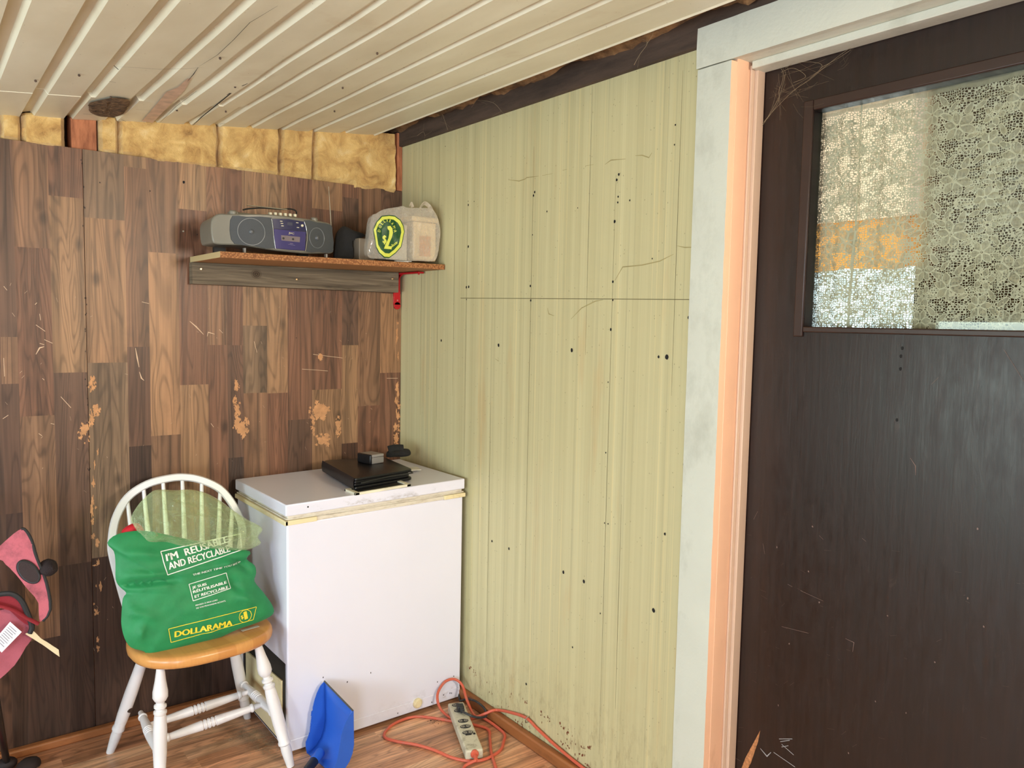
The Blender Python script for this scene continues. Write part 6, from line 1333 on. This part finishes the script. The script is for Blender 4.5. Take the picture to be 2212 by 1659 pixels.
tube(bm, R_, .0042, 8, closed=True); rg = emit('cup_holder_ring', bm, mat('black_plastic_ring', (.012, .012, .013), .3), arm)
bm = BM(); c_ = sum(R_, Vector())/32; c_ = CF(rc.x, rc.y, .0125); bm.faces.new([bm.verts.new(c_+(p-CF(rc.x, rc.y, .009))*.97) for p in R_]); 
emit('mesh_net', bm, mat('brown_black_mesh', hx(44, 26, 26), .7, bump=.6, bs=500), rg, smooth=False)
bm = BM(); pc2 = CF(D['ring'][3][0]-.006, D['ring'][3][1], -.02)
bmesh.ops.create_uvsphere(bm, u_segments=20, v_segments=14, radius=.024, matrix=Matrix.Translation(pc2)@Matrix.Diagonal((1.1, 1.6, 1, 1)))
for v in bm.verts: v.co += (v.co-pc2).normalized()*.004*nz(v.co.x*60, v.co.y*60, v.co.z*60)
emit('mesh_pouch', bm, mat('black_net', hx(34, 22, 24), .9, bump=.8, bs=400), rg, label='dark net pouch sagging behind the ring')
ao = catmull([(a, b, 0) for a, b in D['arm']], 3, True); bm = BM(); sel = [p for k, p in enumerate(ao) if 12 <= k <= 29]
tube(bm, [CF(p.x, p.y, .004) for p in sel], .0042, 8); emit('edge_binding', bm, M_bind, arm)
cloth('seat_panel', D['lower'], M_pink2, -.01, .006, amp=.010)
cloth('inner_lining', D['red2'], M_redc, .0, .004)
bm = BM(); tube(bm, [CF(p.x, p.y, .010) for p in catmull([(a, b, 0) for a, b in D['piping']], 6)], .0075, 8); emit('edge_binding', bm, M_bind, cc)
bm = BM(); tube(bm, [CF(p.x, p.y, .018) for p in catmull([(a, b, 0) for a, b in D['strap']], 6)], .006, 8, flat=.4); emit('strap', bm, M_redc, cc)
M_tag = mat('white_care_label', hx(216, 214, 220), .6, var=.03)
t1 = cloth('care_label', D['tag1'], M_tag, .022, .0006, sm=1, amp=.001)
a, b, c, d = [Vector((*p, 0)) for p in D['tag1']]; bm = BM()
for k in range(9):
    s0_ = a.lerp(d, .12+.085*k); s1_ = b.lerp(c, .12+.085*k); m0_, m1_ = s0_.lerp(s1_, .12), s0_.lerp(s1_, .88-.2*random.random())
    ribbon(bm, [m0_.xy, m1_.xy], .0006, .0, 0, False)
grid_cut(bm, .012, .012); warp(bm, lambda u, v, w_: CF(u, v, .0235+w_+.001*nz(u*18, v*18, .22)+.0005*nz(u*50, v*40))); emit('print_lines', bm, mat('grey_fine_print', hx(120, 118, 126), .8), t1, smooth=False)
cloth('care_label', D['tag2'], mat('cream_tan_label', hx(204, 186, 150), .7, var=.1), .012, .0008, sm=1, amp=.004)
bm = BM(); tube(bm, [(-1.56, -.40, .47), (-1.535, -.28, .25), (-1.508, -.09, .03)], .0105, 12); emit('leg', bm, M_tube, cc)
bm = BM(); tube(bm, [(-1.56, -.10, .66), (-1.58, -.30, .35), (-1.60, -.55, .03)], .0105, 12); emit('leg', bm, M_tube, cc)
bm = BM(); tube(bm, [(-1.95, -.10, .66), (-1.80, -.34, .33), (-1.60, -.56, .03)], .0105, 12); emit('leg', bm, M_tube, cc)
bm = BM(); tube(bm, [(-1.96, -.5, .66), (-1.80, -.30, .33), (-1.62, -.09, .03)], .0105, 12); emit('leg', bm, M_tube, cc)
bm = BM(); G = [[bm.verts.new((-1.64-.36*i/8, -.10-.03*sin(pi*i/8)-.10*(1-j/6), .42+.50*j/6)) for j in range(7)] for i in range(9)]  # unseen back and seat fabric, added to shade the lower wall
for i in range(8):
    for j in range(6): bm.faces.new((G[i][j], G[i+1][j], G[i+1][j+1], G[i][j+1]))
o_ = emit('back_shade_panel', bm, M_pink2, cc); o_.modifiers.new('solid', 'SOLIDIFY').thickness = .004
bm = BM(); G = [[bm.verts.new((-1.62-.38*i/8, -.20-.42*j/6, .44-.05*sin(pi*i/8)+.03*j/6)) for j in range(7)] for i in range(9)]
for i in range(8):
    for j in range(6): bm.faces.new((G[i][j], G[i+1][j], G[i+1][j+1], G[i][j+1]))
o_ = emit('seat_fabric', bm, M_pink2, cc); o_.modifiers.new('solid', 'SOLIDIFY').thickness = .004
bm = BM(); tube(bm, [(-1.64, -.085, .40), (-1.64, -.075, .95)], .010, 10); emit('back_post', bm, M_tube, cc)
bm = BM(); tube(bm, [(-2.01, -.085, .40), (-2.01, -.075, .95)], .010, 10); emit('back_post', bm, M_tube, cc)
bm = BM(); tube(bm, [(-1.64, -.08, .90), (-1.60, -.30, .86), (-1.585, -.36, .845)], .009, 10); emit('arm_tube', bm, M_tube, cc)
for x, y in ((-1.508, -.085), (-1.60, -.555)):
    bm = BM(); bmesh.ops.create_uvsphere(bm, u_segments=16, v_segments=10, radius=.026, matrix=Matrix.Translation((x, y, .022))@Matrix.Diagonal((1.2, 1, .8, 1))); emit('foot_cap', bm, mat('dark_foot', hx(36, 24, 24), .7), cc)
rr = Pillow([(-.10, .0), (-.09, .03), (-.03, .042), (.02, .035), (.045, .012), (.04, .0)], .04, .05, frame_of((-1.53, -.21, .002), (1, 0, 0)), lambda u, v: .003*nz(u*30, v*30), n=3)
tag(emit('red_cloth', rr.mesh(8), mat('bright_red_cloth', hx(190, 20, 34), .7), loc=(-1.54, -.2, 0)), 'red cloth bundle on the floor under the pink camp chair', 'cloth')
dk = Pillow([(-.035, .0), (-.03, .018), (-.005, .032), (.03, .028), (.038, .010), (.03, .0)], .03, .03, frame_of((-1.452, -.115, .002), (1, 0, 0)), lambda u, v: .004*nz(u*30, v*30), n=3)
tag(emit('dark_glove', dk.mesh(8), mat('dark_brown_cloth', hx(40, 26, 22), .9), loc=(-1.45, -.11, 0)), 'small dark crumpled cloth on the floor beside the baseboard', 'cloth')
